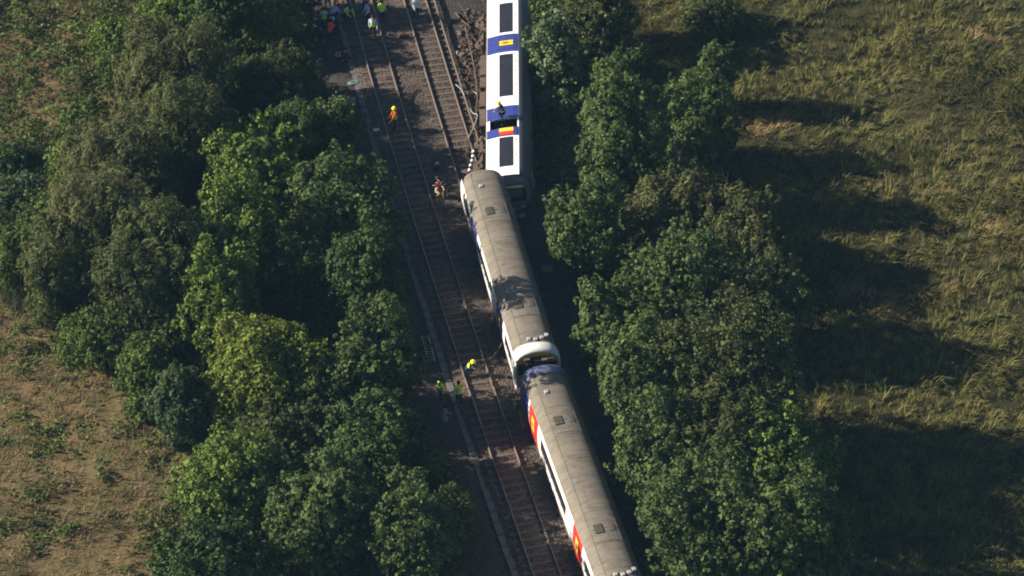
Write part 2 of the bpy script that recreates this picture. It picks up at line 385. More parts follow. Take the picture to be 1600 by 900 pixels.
# ------------------------------------------------------------------ railway carriages
HL = 9.9                                                   # half length
PROF = [(1.265, 0.90), (1.385, 1.72), (1.40, 2.2), (1.385, 2.72), (1.33, 3.05)]   # side wall, sole bar to cantrail
def wy(z):
    return float(np.interp(z, [p[1] for p in PROF], [p[0] for p in PROF]))
ROOF = [(1.33, 3.05), (1.25, 3.25), (1.09, 3.44), (0.82, 3.60), (0.42, 3.70), (0, 3.73), (-0.42, 3.70), (-0.82, 3.60), (-1.09, 3.44), (-1.25, 3.25), (-1.33, 3.05)]

def side_wall(sgn, holes, mat, parent, x0=-HL, x1=HL):
    """panelled wall with real openings and reveals"""
    xs = sorted({x0, x1, *[h[0] for h in holes], *[h[1] for h in holes]})
    zs = sorted({p[1] for p in PROF} | {h[2] for h in holes} | {h[3] for h in holes})
    mb = MB()
    def inh(xm, zm): return any(h[0] < xm < h[1] and h[2] < zm < h[3] for h in holes)
    for i in range(len(xs)-1):
        for k in range(len(zs)-1):
            if inh((xs[i]+xs[i+1])/2, (zs[k]+zs[k+1])/2): continue
            a, b, c, d = xs[i], xs[i+1], zs[k], zs[k+1]
            mb.add([(a, sgn*wy(c), c), (b, sgn*wy(c), c), (b, sgn*wy(d), d), (a, sgn*wy(d), d)], [(0, 1, 2, 3) if sgn < 0 else (3, 2, 1, 0)])
    for (a, b, c, d) in holes:
        dp = 0.05; P = [(a, c), (b, c), (b, d), (a, d)]
        for q in range(4):
            (xa, za), (xb, zb) = P[q], P[(q+1) % 4]
            mb.add([(xa, sgn*wy(za), za), (xb, sgn*wy(zb), zb), (xb, sgn*(wy(zb)-dp), zb), (xa, sgn*(wy(za)-dp), za)], [(0, 1, 2, 3)])
    me = bpy.data.meshes.new('side_wall'); me.from_pydata(mb.v, [], mb.f); me.update()
    return link('side_wall', me, mat, parent)

def plate(name, sgn, a, b, c, d, out, th, mat, parent):
    """thin curved sheet that follows the side wall"""
    zs = sorted({c, d} | {p[1] for p in PROF if c < p[1] < d}); vs = []; fs = []
    for x in (a, b):
        for z in zs: vs.append((x, sgn*(wy(z)+out), z)); vs.append((x, sgn*(wy(z)+out-th), z))
    n = len(zs)*2
    for k in range(len(zs)-1):
        i = 2*k
        fs += [(i, n+i, n+i+2, i+2), (i+1, i+3, n+i+3, n+i+1), (i, i+2, i+3, i+1), (n+i, n+i+1, n+i+3, n+i+2)]
    fs += [(0, 1, n+1, n), (n-2, 2*n-2, 2*n-1, n-1)]
    return MB().add(vs, fs).build(name, mat, parent)

def bogie(x, parent):
    fr = MB()
    for s in (-1, 1):
        fr.box(x-1.75, x+1.75, s*0.98-0.09, s*0.98+0.09, 0.42, 0.66, 0.04)
        for ax in (-1.25, 1.25): fr.box(x+ax-0.17, x+ax+0.17, s*1.0-0.13, s*1.0+0.13, 0.28, 0.58, 0.04)
        fr.tube([(x, s*1.0, 0.55), (x, s*1.0, 0.95)], 0.2, 10)
        fr.tube([(x-0.6, s*1.1, 0.35), (x+0.6, s*1.12, 0.75)], 0.05, 8)
    fr.box(x-0.3, x+0.3, -0.9, 0.9, 0.5, 0.8, 0.05)
    for ax in (-1.72, 1.72): fr.box(x+ax-0.06, x+ax+0.06, -0.9, 0.9, 0.46, 0.6)
    b = fr.build('bogie', M['underframe'], parent)
    for ax in (-1.25, 1.25):
        MB().tube([(x+ax, -1.0, 0.42), (x+ax, 1.0, 0.42)], 0.09, 10).build('axle', M['underframe'], b, True)
        for s in (-1, 1):
            MB().tube([(x+ax, s*0.70, 0.42), (x+ax, s*0.725, 0.42), (x+ax, s*0.73, 0.42), (x+ax, s*0.84, 0.42)], [0.45, 0.45, 0.42, 0.41], 20).build('wheel', M['underframe'], b)
    return b

def carriage(label, loc, heading, roll=0.0, pitch=0.0, wall=None, doorcol='blue', near_cab=None, far_cab=None, open_door=False, lower=None, cabcol='yellow', HL=9.9, DOORS=(-4.4, 4.6), wins=None, cabside=None):
    root = empty('train_carriage', loc, (roll, pitch, heading))
    tag(root, label, 'train carriage', 'derailed train carriages')
    wall = wall or M['white']; WZ = (1.76, 2.70)
    wins = wins or [(-1.6, 3.3), (5.9, HL-0.95), (-HL+0.95, -6.2)]
    for sgn in (1, -1):
        holes = [(a, b, *WZ) for a, b in wins]
        if open_door and sgn == 1: holes.append((-5.15, -4.1, 1.12, 2.95))
        side_wall(sgn, holes, wall, root, -HL, HL)
        if cabside: plate('cab_side', sgn, HL-2.0, HL-0.76, 0.92, 3.04, 0.004, 0.01, cabside, root)
        for a, b in wins:
            n = max(2, round((b-a)/1.25)); wd = (b-a)/n
            for q in range(1, n): MB().box(a+q*wd-0.018, a+q*wd+0.018, sgn*1.36-0.012, sgn*1.36+0.012, WZ[0], WZ[1]).build('window_bar', M['black'], root)
            for q in range(n):
                xa, xb = a+q*wd+(0.018 if q else 0), a+(q+1)*wd-(0.018 if q < n-1 else 0)
                MB().add([(xa, sgn*(wy(WZ[0])-0.035), WZ[0]), (xb, sgn*(wy(WZ[0])-0.035), WZ[0]), (xb, sgn*(wy(2.2)-0.035), 2.2), (xa, sgn*(wy(2.2)-0.035), 2.2), (xb, sgn*(wy(WZ[1])-0.035), WZ[1]), (xa, sgn*(wy(WZ[1])-0.035), WZ[1])],
                         [(0, 1, 2, 3), (3, 2, 4, 5)]).build('window', M['glass'], root)
        for dx in DOORS:
            od = open_door and sgn == 1 and dx < 0
            if od:
                plate('door_surround', sgn, -6.1, -5.155, 0.92, 3.04, 0.004, 0.01, M[doorcol], root)
                plate('door_surround', sgn, -4.095, -2.7, 0.92, 3.04, 0.004, 0.01, M[doorcol], root)
                # leaf slid back, with its yellow and red panels
                d = plate('door_leaf', sgn, -6.05, -5.2, 1.10, 2.97, 0.03, 0.02, M[doorcol], root)
                plate('door_panel', sgn, -5.62, -5.24, WZ[0], WZ[1], 0.045, 0.012, M['yellow'], d)
                plate('door_panel', sgn, -6.02, -5.66, WZ[0], WZ[1], 0.045, 0.012, M['red'], d)
                inn = MB(); inn.box(-5.3, -3.9, 0.2, 0.9, 1.0, 1.06); inn.box(-5.3, -3.9, 0.2, 0.24, 1.06, 2.9); inn.box(-4.65, -4.60, 0.3, 1.3, 1.9, 1.94)
                inn.build('vestibule', M['shell_and_end_shade'], root)
            else:
                plate('door_surround', sgn, dx-1.05, dx+1.05, 0.92, 3.04, 0.004, 0.01, M[doorcol], root)
                for s in (-1, 1):
                    xa, xb = sorted((dx+s*0.012, dx+s*0.66))
                    d = plate('door_leaf', sgn, xa, xb, 1.08, 2.98, 0.022, 0.015, M[doorcol], root)
                    plate('door_seal', sgn, dx+s*0.30-0.03 if s < 0 else dx+0.02, dx-0.02 if s < 0 else dx+0.33, WZ[0]-0.06, WZ[1]+0.06, 0.028, 0.012, M['black'], d)
                    plate('door_panel', sgn, *sorted((dx+s*0.028, dx+s*0.27)), WZ[0], WZ[1], 0.036, 0.012, M['yellow'], d)
                    plate('handle', sgn, *sorted((dx+s*0.06, dx+s*0.12)), 2.0, 2.35, 0.05, 0.012, M['underframe'], d)
        vm = plate('vent', sgn, -0.05, 0.05, 2.84, 2.93, 0.01, 0.012, M['black'], root); vme = vm.data
        for i, x in enumerate((-8.2, -6.6, -1.9, -0.3, 1.3, 2.4, 6.3, 7.9)):
            if i == 0: vm.location.x = x
            else: o = link('vent', vme, None, root); o.location.x = x
    # roof: lofted, domed down at the ends
    n = len(ROOF); xs = np.concatenate([[-HL, -HL+0.12, -HL+0.3, -HL+0.6, -HL+1.1], np.linspace(-HL+2, HL-2, 9), [HL-1.1, HL-0.6, HL-0.3, HL-0.12, HL]])
    V = []
    for x in xs:
        e = max(0.0, (abs(x)-(HL-1.1))/1.1); k = 1-0.13*e**3; kz = 1-0.20*e**3
        for (y, z) in ROOF: V.append((x, y*k, 3.05+(z-3.05)*kz))
    idx = np.arange(len(xs)*n).reshape(len(xs), n)
    Fc = np.stack([idx[:-1, :-1], idx[1:, :-1], idx[1:, 1:], idx[:-1, 1:]], -1).reshape(-1, 4)
    rf = link('roof', arr_mesh('roof', V, Fc, True), M['roof_shaded'] if roll > 1 else M['roof'], root)
    def on_roof(y): return float(np.interp(-y, [-p[0] for p in ROOF], [p[1] for p in ROOF]))
    def roof_patch(name, xa, xb, ya, yb, h, mat, par):
        yy = np.linspace(ya, yb, 7); vs = []; fs = []
        for x in (xa, xb):
            for y in yy: vs += [(x, y, on_roof(y)+h), (x, y, on_roof(y)-0.03)]
        m_ = 14
        for q in range(6): fs += [(2*q, 2*q+2, m_+2*q+2, m_+2*q), (2*q, 2*q+1, 2*q+3, 2*q+2), (m_+2*q, m_+2*q+2, m_+2*q+3, m_+2*q+1)]
        fs += [(0, m_, m_+1, 1), (12, 13, m_+13, m_+12)]
        return MB().add(vs, fs).build(name, mat, par)
    for x in (-8.3, -6.1, -3.3, -0.2, 1.4, 3.6, 6.2, 8.3): roof_patch('seam', x-0.025, x+0.025, -1.2, 1.2, 0.012, M['roof_seam'], rf)
    roof_patch('gutter', -9.2, 9.2, 0.80, 0.83, 0.015, M['roof_seam'], rf)
    roof_patch('gutter', -9.2, 9.2, -1.06, -1.03, 0.015, M['roof_seam'], rf)
    for x in (4.9, -4.9):
        c = roof_patch('equipment_cover', x-1.1, x+0.9, -0.85, 0.72, 0.03, M['roof'], rf)
        g = roof_patch('grille', x-0.42, x+0.36, 0.08, 0.56, 0.07, M['black'], root)
        for q in range(5): roof_patch('slat', x-0.36+q*0.15, x-0.30+q*0.15, 0.1, 0.54, 0.09, M['roof_seam'], g)
        g2 = roof_patch('grille', x-0.3, x+0.25, -0.62, -0.25, 0.05, M['roof_seam'], root)
        roof_patch('rib', x-0.02, x+0.02, -0.84, 0.71, 0.05, M['roof_seam'], c)
    for (x, y) in ((-HL+1.15, 0.3), (-HL+1.05, -0.1), (-HL+1.2, -0.5), (-HL+1.5, -0.85), (7.6, 0.4)):
        MB().box(x-0.14, x+0.14, y-0.12, y+0.12, on_roof(y)-0.05, on_roof(y)+0.09, 0.03).build('roof_pod', M['steel'], root)
    # ends
    for s, cab in ((-1, near_cab), (1, far_cab)):
        k = 0.87; pts = [(y*k, 3.05+(z-3.05)*0.80) for y, z in ROOF]; low = [(-p[0]*0.98, p[1]) for p in PROF[:4]][::-1]
        loop = pts+[(-wy(z)*0.985, z) for z in (2.7, 2.2, 1.72, 0.98)]+[(wy(z)*0.985, z) for z in (0.98, 1.72, 2.2, 2.7)]
        x = s*(HL-0.02)
        e = MB().add([(x, y, z) for y, z in loop], [tuple(range(len(loop)))]).build('end_wall', M[cabcol] if cab else M['shell_and_end_shade'], root)  # ends without a cab coloured grey, imitating shade on white paint
        if cab:
            # hooped collar round the cab end and the gangway in the middle
            outer = [(y*1.02, 3.05+(z-3.05)*1.06) for y, z in ROOF]+[(-wy(z)*1.02, z) for z in (2.6, 2.0, 1.4, 0.85)]
            outer = [(wy(z)*1.02, z) for z in (0.85, 1.4, 2.0, 2.6)]+outer
            hv = []; hf = []; m_ = len(outer)
            for (dx, kk) in ((-0.75, 1.0), (-0.5, 1.03), (-0.12, 1.03), (0.10, 0.98), (0.12, 0.90), (-0.05, 0.88)):
                for (y, z) in outer: hv.append((s*(HL+dx), y*kk, 2.0+(z-2.0)*kk))
            for r in range(5):
                for q in range(m_-1): hf.append((r*m_+q, r*m_+q+1, (r+1)*m_+q+1, (r+1)*m_+q))
            MB().add(hv, hf).build('cab_collar', cab, root, True)
            for yy in (-0.85, 0.85):
                f = MB().box(x+s*0.02-0.02, x+s*0.02+0.02, yy-0.33, yy+0.33, 1.95, 2.75).build('cab_window', M['glass'], root)
                MB().tube([(x, yy, 1.25), (x+s*0.08, yy, 1.25)], 0.11, 12).build('lamp', M['steel'], root)
        gw = MB(); gx0, gx1 = sorted((s*(HL-0.03), s*(HL+0.34)))
        for q in range(4):
            a = gx0+(gx1-gx0)*q/4; ex = 0.03*(q % 2)
            gw.box(a, a+(gx1-gx0)/4-0.004, -0.52-ex, -0.42, 1.1, 3.2+ex); gw.box(a, a+(gx1-gx0)/4-0.004, 0.42, 0.52+ex, 1.1, 3.2+ex); gw.box(a, a+(gx1-gx0)/4-0.004, -0.415, 0.415, 3.1, 3.2+ex)
        gw.build('gangway', M['black'], root)
        MB().box(*sorted((s*HL, s*(HL+0.06))), -0.4, 0.4, 1.1, 3.08).build('gangway_door', M['shell_and_end_shade'], root)
        cp = MB().tube([(s*(HL-0.9), 0, 0.92), (s*(HL+0.35), 0, 0.92)], 0.08, 10); cp.box(*sorted((s*(HL+0.30), s*(HL+0.62))), -0.16, 0.16, 0.76, 1.08, 0.03); cp.build('coupler', M['underframe'], root)
    # underside
    fl = MB().add([(-HL+.02, -1.27, .985), (HL-.02, -1.27, .985), (HL-.02, 1.27, .985), (-HL+.02, 1.27, .985)], [(3, 2, 1, 0)])
    fl.box(-HL+0.1, HL-0.1, -1.24, -1.12, 0.82, 0.97); fl.box(-HL+0.1, HL-0.1, 1.12, 1.24, 0.82, 0.97)
    for x in np.arange(-8.5, 8.6, 1.7): fl.box(x-0.05, x+0.05, -1.1, 1.1, 0.86, 0.975)
    fl.build('underframe', M['underframe'], root)
    for (xa, xb, ya, yb) in ((-4.3, -2.4, 0.25, 1.2), (-2.1, -0.4, -1.2, 1.2), (0.1, 1.3, 0.3, 1.2), (1.6, 3.9, -1.2, 1.15), (-4.2, -2.6, -1.2, -0.3), (0.0, 1.2, -1.2, -0.2)):
        MB().box(xa, xb, ya, yb, 0.42, 0.85, 0.05).build('equipment_box', M['underframe'], root)
    MB().tube([(-5, 0.1, 0.7), (0, 0.12, 0.68), (5, 0.1, 0.72)], 0.09, 10).build('pipe', M['steel'], root)
    bogie(-7.0, root); bogie(7.0, root)
    return root

# the carriage lying on its side: solve its origin from where its window line and its near end lie
roll1 = R(81); near = G(791, 273, 2.95); far = G(790.5, 5, 2.95)
h1 = math.atan2(far[1]-near[1], far[0]-near[0])
ax1 = np.array([math.cos(h1), math.sin(h1)]); rt1 = np.array([math.sin(h1), -math.cos(h1)])
lat = 2.22*math.sin(roll1)-1.40*math.cos(roll1)
o1 = np.array([near[0], near[1]])+ax1*10.4-rt1*lat
CAR1 = carriage('white carriage with blue doors lying tipped over on its side', (o1[0], o1[1], 1.2), h1, roll1, 0, M['white'], open_door=True, HL=10.4)

def on_track(py_roof_a, a_px, py_roof_b, b_px, zr=3.6):
    a = G(a_px, py_roof_a, zr); b = G(b_px, py_roof_b, zr); return a, b
a, b = on_track(542, 839, 300, 766)
h2 = math.atan2(b[1]-a[1], b[0]-a[0]); ax2 = np.array([math.cos(h2), math.sin(h2)])
roll2 = R(-0.3)
c2 = G(839, 556, 3.6)[:2]+ax2*(9.5-0.1); rt2 = np.array([math.sin(h2), -math.cos(h2)])
c2 = c2-rt2*3.6*math.sin(roll2)
CAR2 = carriage('upright grey-roofed carriage leaning slightly, nose against the tipped white carriage', (c2[0], c2[1], 0.30), h2, roll2, R(0.4), M['dirty_white'], near_cab=M['dirty_white'], HL=9.5)
a3 = G(848, 582, 3.6)[:2]; yb = a3[1]-18; h3 = math.atan2(a3[1]-yb, a3[0]-(float(xt2(yb))+0.1)); ax3 = np.array([math.cos(h3), math.sin(h3)])
c3 = a3-ax3*10.0
rs_ = random.Random(5)
for i in range(5):
    y_ = -0.7+0.32*i; MB().tube([(-9.5, y_, rs_.uniform(2.6, 3.1)), (-9.75, y_+rs_.gauss(0, .1), rs_.uniform(2.9, 3.3)), (-10.0, y_+rs_.gauss(0, .15), rs_.uniform(2.4, 3.0)), (-10.1, y_, 2.0)], 0.05, 6).build('hose', M['black'], CAR2, True)
for i in range(4):
    x_, y_ = -9.72-rs_.uniform(0, .3), rs_.uniform(-.8, .7); MB().box(x_-.12, x_+.12, y_-.18, y_+.18, 3.22+.03*i, 3.3+.03*i, .02).build('torn_plate', M['underframe'], CAR2)
CAR3 = carriage('grey-roofed carriage with purple end and red doors, nearest the camera', (c3[0], c3[1], 0.36), h3, R(0.8), 0, M['dirty_white'], doorcol='red', far_cab=M['purple'], near_cab=M['dirty_white'], cabcol='purple', HL=10.0, DOORS=(-4.4, 6.6), wins=[(-1.6, 4.7), (-9.1, -6.2)], cabside=M['blue'])

# ------------------------------------------------------------------ foliage
def norm(a): return a/np.maximum(np.linalg.norm(a, axis=1, keepdims=True), 1e-6)
def leaf_quads(P, N, size, aspect, rs, axis=None):
    n = len(P); N = norm(N)
    T = rs.normal(size=(n, 3)) if axis is None else axis+rs.normal(size=(n, 3))*0.35
    T = norm(T-N*np.sum(T*N, 1, keepdims=True)); B = np.cross(N, T)
    l = (size*np.minimum(rs.lognormal(-0.08, 0.36, n), 1.7))[:, None]; wd = l*aspect
    V = np.stack([P-T*l*0.5, P+B*wd*0.5+N*l*0.08, P+T*l*0.5-N*l*0.12, P-B*wd*0.5+N*l*0.08], 1).reshape(-1, 3)
    return V, np.arange(4*n).reshape(n, 4)

def crown_mesh(seed, R_, V_, zc, nl=14, core=0.62, puff=0.42, leaf=0.2, aspect=0.75, dens=1.0, upright=0.0, per=34, ragged=0.6, gap=0.16):
    """lobes > puffs > leaves; zc is the crown's middle height"""
    rs = np.random.RandomState(seed); lobes = [(np.array([0, 0, zc]), np.array([R_, R_, V_])*core)]
    for i in range(int(nl*1.6)):
        t = 2.4*i+rs.uniform(-0.4, 0.4); c = rs.uniform(-0.75, 0.95); s = math.sqrt(1-c*c)
        d = np.array([math.cos(t)*s, math.sin(t)*s, c]); k = rs.uniform(0.55, 0.6+0.36*ragged)
        r = rs.uniform(0.17, 0.40)
        lobes.append((np.array([0, 0, zc])+d*np.array([R_, R_, V_])*k, np.array([R_, R_, V_*1.05])*r*np.array([1, 1, 1.0+0.5*upright])))
    for i in range(5):                       # leading shoots that break the outline
        t = rs.uniform(0, 6.283); q = rs.uniform(0.15, 0.8)
        p = np.array([math.cos(t)*R_*q, math.sin(t)*R_*q, zc+V_*math.sqrt(1-q*q)*0.95])
        lobes.append((p, np.array([0.11*R_, 0.11*R_, 0.24*V_])+0.12))
    PC = []; PN = []
    for i, (c, r) in enumerate(lobes):
        area = 4*math.pi*((r[0]*r[1])**1.6/3+2*(r[0]*r[2])**1.6/3)**(1/1.6)
        n = int(area/(puff*puff*1.5)*dens)+4
        d = norm(rs.normal(size=(n, 3))); p = c+d*r*rs.uniform(0.86, 1.1, (n, 1))
        keep = np.ones(n, bool)
        for j, (c2, r2) in enumerate(lobes):
            if j != i: keep &= np.sum(((p-c2)/r2)**2, 1) > 0.80
        keep &= (p[:, 2] > 0.15) & (rs.uniform(size=n) > gap)
        PC.append(p[keep]); PN.append(norm(d/r)[keep])
    PC = np.concatenate(PC); PN = np.concatenate(PN); n = len(PC)
    rp = puff*rs.uniform(0.4, 1.5, n)
    sp = rs.uniform(size=n) < 0.22; PC = PC+PN*(sp*rs.uniform(0.15, 0.65, n))[:, None]+np.array([0, 0, 0.15])*sp[:, None]; rp = np.where(sp, rp*0.7, rp)
    ii = np.repeat(np.arange(n), per); m_ = len(ii)
    d = norm(rs.normal(size=(m_, 3))+PN[ii]*0.75)
    st = np.array([1, 1, 1.0+1.1*upright])
    P = PC[ii]+d*st*(rp[ii]*rs.uniform(0.45, 1.08, m_))[:, None]
    N = d*0.75+PN[ii]*0.25+rs.normal(size=(m_, 3))*0.38+np.array([0, 0, 0.22])
    axis = None
    if upright: axis = np.tile(np.array([0, 0, 1.0]), (m_, 1))+PN[ii]*0.5
    V1, F1 = leaf_quads(P, N, leaf, aspect, rs, axis)
    # inner leaves fill the body of the crown
    k = int(1200*R_*R_*V_/20)+300
    d = norm(rs.normal(size=(k, 3))); P = np.array([0, 0, zc])+d*np.array([R_, R_, V_])*(rs.uniform(0.2, 1, k)**0.5)[:, None]*0.74
    P[:, 2] = np.maximum(P[:, 2], 0.2)
    V2, F2 = leaf_quads(P, rs.normal(size=(k, 3)), 0.5, 0.8, rs)
    V = np.concatenate([V1, V2]); Fc = np.concatenate([F1, F2+len(V1)])
    V[:, 2] = np.maximum(V[:, 2], 0.03)
    return arr_mesh('crown', V, Fc), PC

def tree(name, cx, cy, rx, ry, mat, label, seed, cat='tree', style='broad', group=None, zscale=1.0, sink=0.0, tilt=(0, 0), **kw):
    """crown centre and half extents are given as seen in the photo; from them follow real radius, height and foot"""
    s = 24.8; R_ = rx/s; st, ct = math.sin(TH), math.cos(TH)
    V_ = math.sqrt(max((ry/s)**2-(R_*st)**2, (0.55*R_*ct)**2))/ct*zscale
    zc = V_*(0.98-sink)
    if cat == 'tree': zc += 0.45
    g = G(cx, cy, zc); gz = float(ground_z(np.array(g[0]), np.array(g[1])))
    root = empty(name, (g[0], g[1], gz), (0, 0, 0))
    tag(root, label, cat, group)
    st_ = dict(broad=dict(puff=0.34, leaf=0.19, aspect=0.72, per=22), big=dict(puff=0.42, leaf=0.205, aspect=0.72, per=26),
               fine=dict(puff=0.5, leaf=0.32, aspect=0.25, per=42, upright=0.75, core=0.8), ash=dict(puff=0.36, leaf=0.235, aspect=0.55, per=22, upright=0.35),
               spike=dict(puff=0.34, leaf=0.30, aspect=0.32, per=24, upright=1.0), shrub=dict(puff=0.28, leaf=0.155, aspect=0.72, per=19))[style]
    st_ = dict(st_)
    if group == GR: st_['gap'] = 0.24; st_['ragged'] = 0.85
    st_.update(kw)
    me, PC = crown_mesh(seed, R_, V_, zc, **st_)
    link('crown', me, mat, root)
    rs = random.Random(seed); H = zc+V_*0.6; r0 = 0.05+0.022*H
    pts = [(rs.gauss(0, 0.06)*i, rs.gauss(0, 0.06)*i, H*i/5-0.1*(i == 0)) for i in range(6)]
    MB().tube(pts, [r0*(1.25 if i == 0 else 1-0.15*i) for i in range(6)], 9).build('trunk', M['bark'], root, True)
    for q in range(5 if cat == 'tree' else 3):
        b0 = Vector(pts[1+q % 4]); tgt = Vector(PC[rs.randrange(len(PC))]); 
        if tgt.z < b0.z: tgt.z = b0.z+0.5
        mid = b0.lerp(tgt, 0.5)+Vector((rs.gauss(0, .2), rs.gauss(0, .2), 0.25))
        MB().tube([b0, mid, b0.lerp(tgt, 0.96)], [r0*0.55, r0*0.34, r0*0.1], 6).build('limb', M['bark'], root, True)
    return root

GL = 'trees and shrubs left of the railway'; GR = 'trees and shrubs right of the railway'
T = tree
# left of the line, from the far end down to the near end
T('willow_tree', 268, 128, 100, 95, L['willow'], 'feathery grey-green willow at the upper left, topmost willow', 1, style='fine', group=GL, ragged=0.3)
T('willow_tree', 195, 255, 108, 92, L['willow'], 'feathery grey-olive willow second from the top along the left field', 2, style='fine', group=GL, ragged=0.35, nl=15)
T('willow_tree', 150, 370, 96, 98, L['willow'], 'feathery grey-olive willow bulging out towards the left field', 62, style='fine', group=GL, ragged=0.35, nl=15)
T('willow_tree', 232, 425, 92, 96, L['olive'], 'dark feathery willow in front of the bulging one', 63, style='fine', group=GL, ragged=0.4, nl=15)
T('willow_tree', 300, 215, 70, 90, L['olive'], 'dark fine-leaved willow on the wood side of the upper willows', 3, style='fine', group=GL)
T('willow_tree', 85, 430, 48, 70, L['olive'], 'low feathery willow at the field side of the bulging willow', 31, style='fine', group=GL)
T('maple_tree', 345, 25, 42, 62, L['deep'], 'dark green tree at the top edge beside the bright bush', 4, group=GL)
T('maple_tree', 422, 22, 48, 48, L['light'], 'bright green tree at the top edge left of the crowd', 5, group=GL)
T('conifer_bush', 425, 135, 72, 85, L['olive'], 'dark feathery tree with upright shoots below the bright top tree', 6, style='spike', group=GL, zscale=0.5, upright=0.6)
T('conifer_bush', 470, 142, 40, 44, L['olive'], 'low olive tree next to the trackside crowd', 7, style='shrub', group=GL, zscale=0.6)
T('maple_tree', 462, -18, 42, 50, L['mid'], 'tree at the top edge just left of the crowd', 73, style='broad', group=GL)
T('ash_tree', 525, 205, 36, 62, L['mid'], 'slender green tree with long shoots beside the track left of the orange-vested worker', 8, style='ash', group=GL, zscale=0.65)
T('maple_tree', 470, 225, 55, 65, L['deep'], 'dark shaded tree tucked behind the two big round left trees', 32, style='spike', group=GL, zscale=0.8)
T('maple_tree', 402, 278, 78, 82, L['light'], 'light green broadleaf tree in the middle of the left wood, upper of two', 9, style='big', group=GL, nl=18, ragged=0.8)
T('maple_tree', 372, 375, 76, 88, L['light'], 'light green broadleaf tree in the middle of the left wood, lower of two', 64, style='big', group=GL, nl=18, ragged=0.8)
T('maple_tree', 342, 472, 58, 85, L['light'], 'light green tree joined below the pair of broadleaf trees on the left', 10, style='broad', group=GL)
T('sycamore_tree', 535, 335, 82, 92, L['mid'], 'round mid-green tree closest to the track in the left wood', 11, style='big', group=GL, zscale=0.86, nl=18, ragged=0.9)
T('sycamore_tree', 452, 430, 60, 70, L['mid'], 'green tree filling the gap below the two big left trees', 12, style='broad', group=GL, zscale=0.8)
T('elder_tree', 570, 432, 54, 84, L['deep'], 'dark tree in shade beside the track, above the round shadowed tree', 13, style='broad', group=GL, zscale=1.1)
T('field_maple', 418, 578, 95, 88, L['yellow'], 'yellow-green round tree above the lower left field edge', 14, style='big', group=GL, nl=14, core=0.78, gap=0.04, ragged=0.35)
T('sycamore_tree', 590, 570, 62, 86, L['mid'], 'round dark green tree by the track near the metal ladder', 15, style='broad', group=GL, zscale=1.05, ragged=0.8)
T('field_maple', 440, 672, 85, 60, L['olive'], 'olive green tree just below the yellow-green one', 16, style='broad', group=GL)
T('elder_tree', 515, 620, 45, 55, L['mid'], 'small green tree between the yellow-green tree and the dark trackside tree', 17, style='broad', group=GL)
T('sycamore_tree', 590, 700, 75, 80, L['deep'], 'dark tree below the round trackside tree at lower left', 18, style='broad', group=GL, zscale=0.85)
T('maple_tree', 360, 760, 85, 80, L['light'], 'light green tree low on the left near the field corner', 19, style='big', group=GL)
T('maple_tree', 495, 800, 90, 85, L['mid'], 'mid-green tree at the bottom left of the railway', 20, style='big', group=GL)
T('sycamore_tree', 640, 830, 70, 85, L['mid'], 'tree at the bottom edge left of the empty track', 21, style='broad', group=GL, zscale=0.85)
T('maple_tree', 330, 880, 80, 70, L['deep'], 'dark tree at the bottom edge by the left field', 22, style='broad', group=GL)
# shrubs on the left field edge
T('hawthorn_shrub', 228, 575, 46, 46, L['bramble'], 'rounded shrub with a dark hollow on the lower left field edge', 23, 'shrub', 'shrub', GL)
T('hawthorn_shrub', 285, 640, 36, 50, L['teal'], 'blue-green shrub beside the yellow-green tree', 24, 'shrub', 'spike', GL)
T('bramble_shrub', 25, 305, 46, 34, L['teal'], 'dark green bush at the left edge in the dry field', 25, 'shrub', 'shrub', GL)
T('bramble_shrub', 30, 405, 48, 46, L['bramble'], 'wide green bramble at the left edge below the dark bush', 26, 'shrub', 'spike', GL)
T('bramble_shrub', 150, 525, 70, 30, L['bramble'], 'flat bramble thicket below the bulging willow', 27, 'shrub', 'shrub', GL)
T('bramble_shrub', 175, 60, 45, 30, L['light'], 'bright green bush on the field edge left of the upper willow', 28, 'shrub', 'shrub', GL)
T('bramble_shrub', 270, 20, 55, 32, L['light'], 'bright green bush at the top edge of the left field', 29, 'shrub', 'shrub', GL)
T('bramble_shrub', 130, 190, 40, 36, L['bramble'], 'leafy bush where the field meets the two willows', 30, 'shrub', 'shrub', GL)
T('bramble_shrub', 20, 245, 34, 18, L['deep'], 'small dark bush at the left edge above the dark green one', 33, 'shrub', 'shrub', GL)
T('bramble_shrub', 95, 470, 48, 36, L['bramble'], 'bramble between the low willow and the flat thicket', 65, 'shrub', 'shrub', GL)
T('bramble_shrub', 70, 335, 36, 40, L['bramble'], 'bramble squeezed between the bulging willow and the left edge bushes', 66, 'shrub', 'shrub', GL)
T('bramble_shrub', 110, 262, 36, 36, L['light'], 'pale green bush on the field side of the upper willows', 67, 'shrub', 'shrub', GL)
T('bramble_shrub', 190, 112, 36, 30, L['bramble'], 'bush between the bright field-edge bush and the topmost willow', 68, 'shrub', 'shrub', GL)
T('hawthorn_shrub', 262, 520, 40, 40, L['olive'], 'olive shrub in the hollow below the dark feathery willow', 69, 'shrub', 'spike', GL)
T('bramble_shrub', 225, 640, 30, 22, L['bramble'], 'low bramble in the dry field corner at lower left', 70, 'shrub', 'shrub', GL)
T('bramble_shrub', 668, 735, 34, 36, L['bramble'], 'bramble at the trackside just below the dark lower left tree', 71, 'shrub', 'shrub', GL)
T('bramble_shrub', 705, 800, 34, 36, L['olive'], 'bramble at the trackside near the bottom edge', 72, 'shrub', 'shrub', GL)
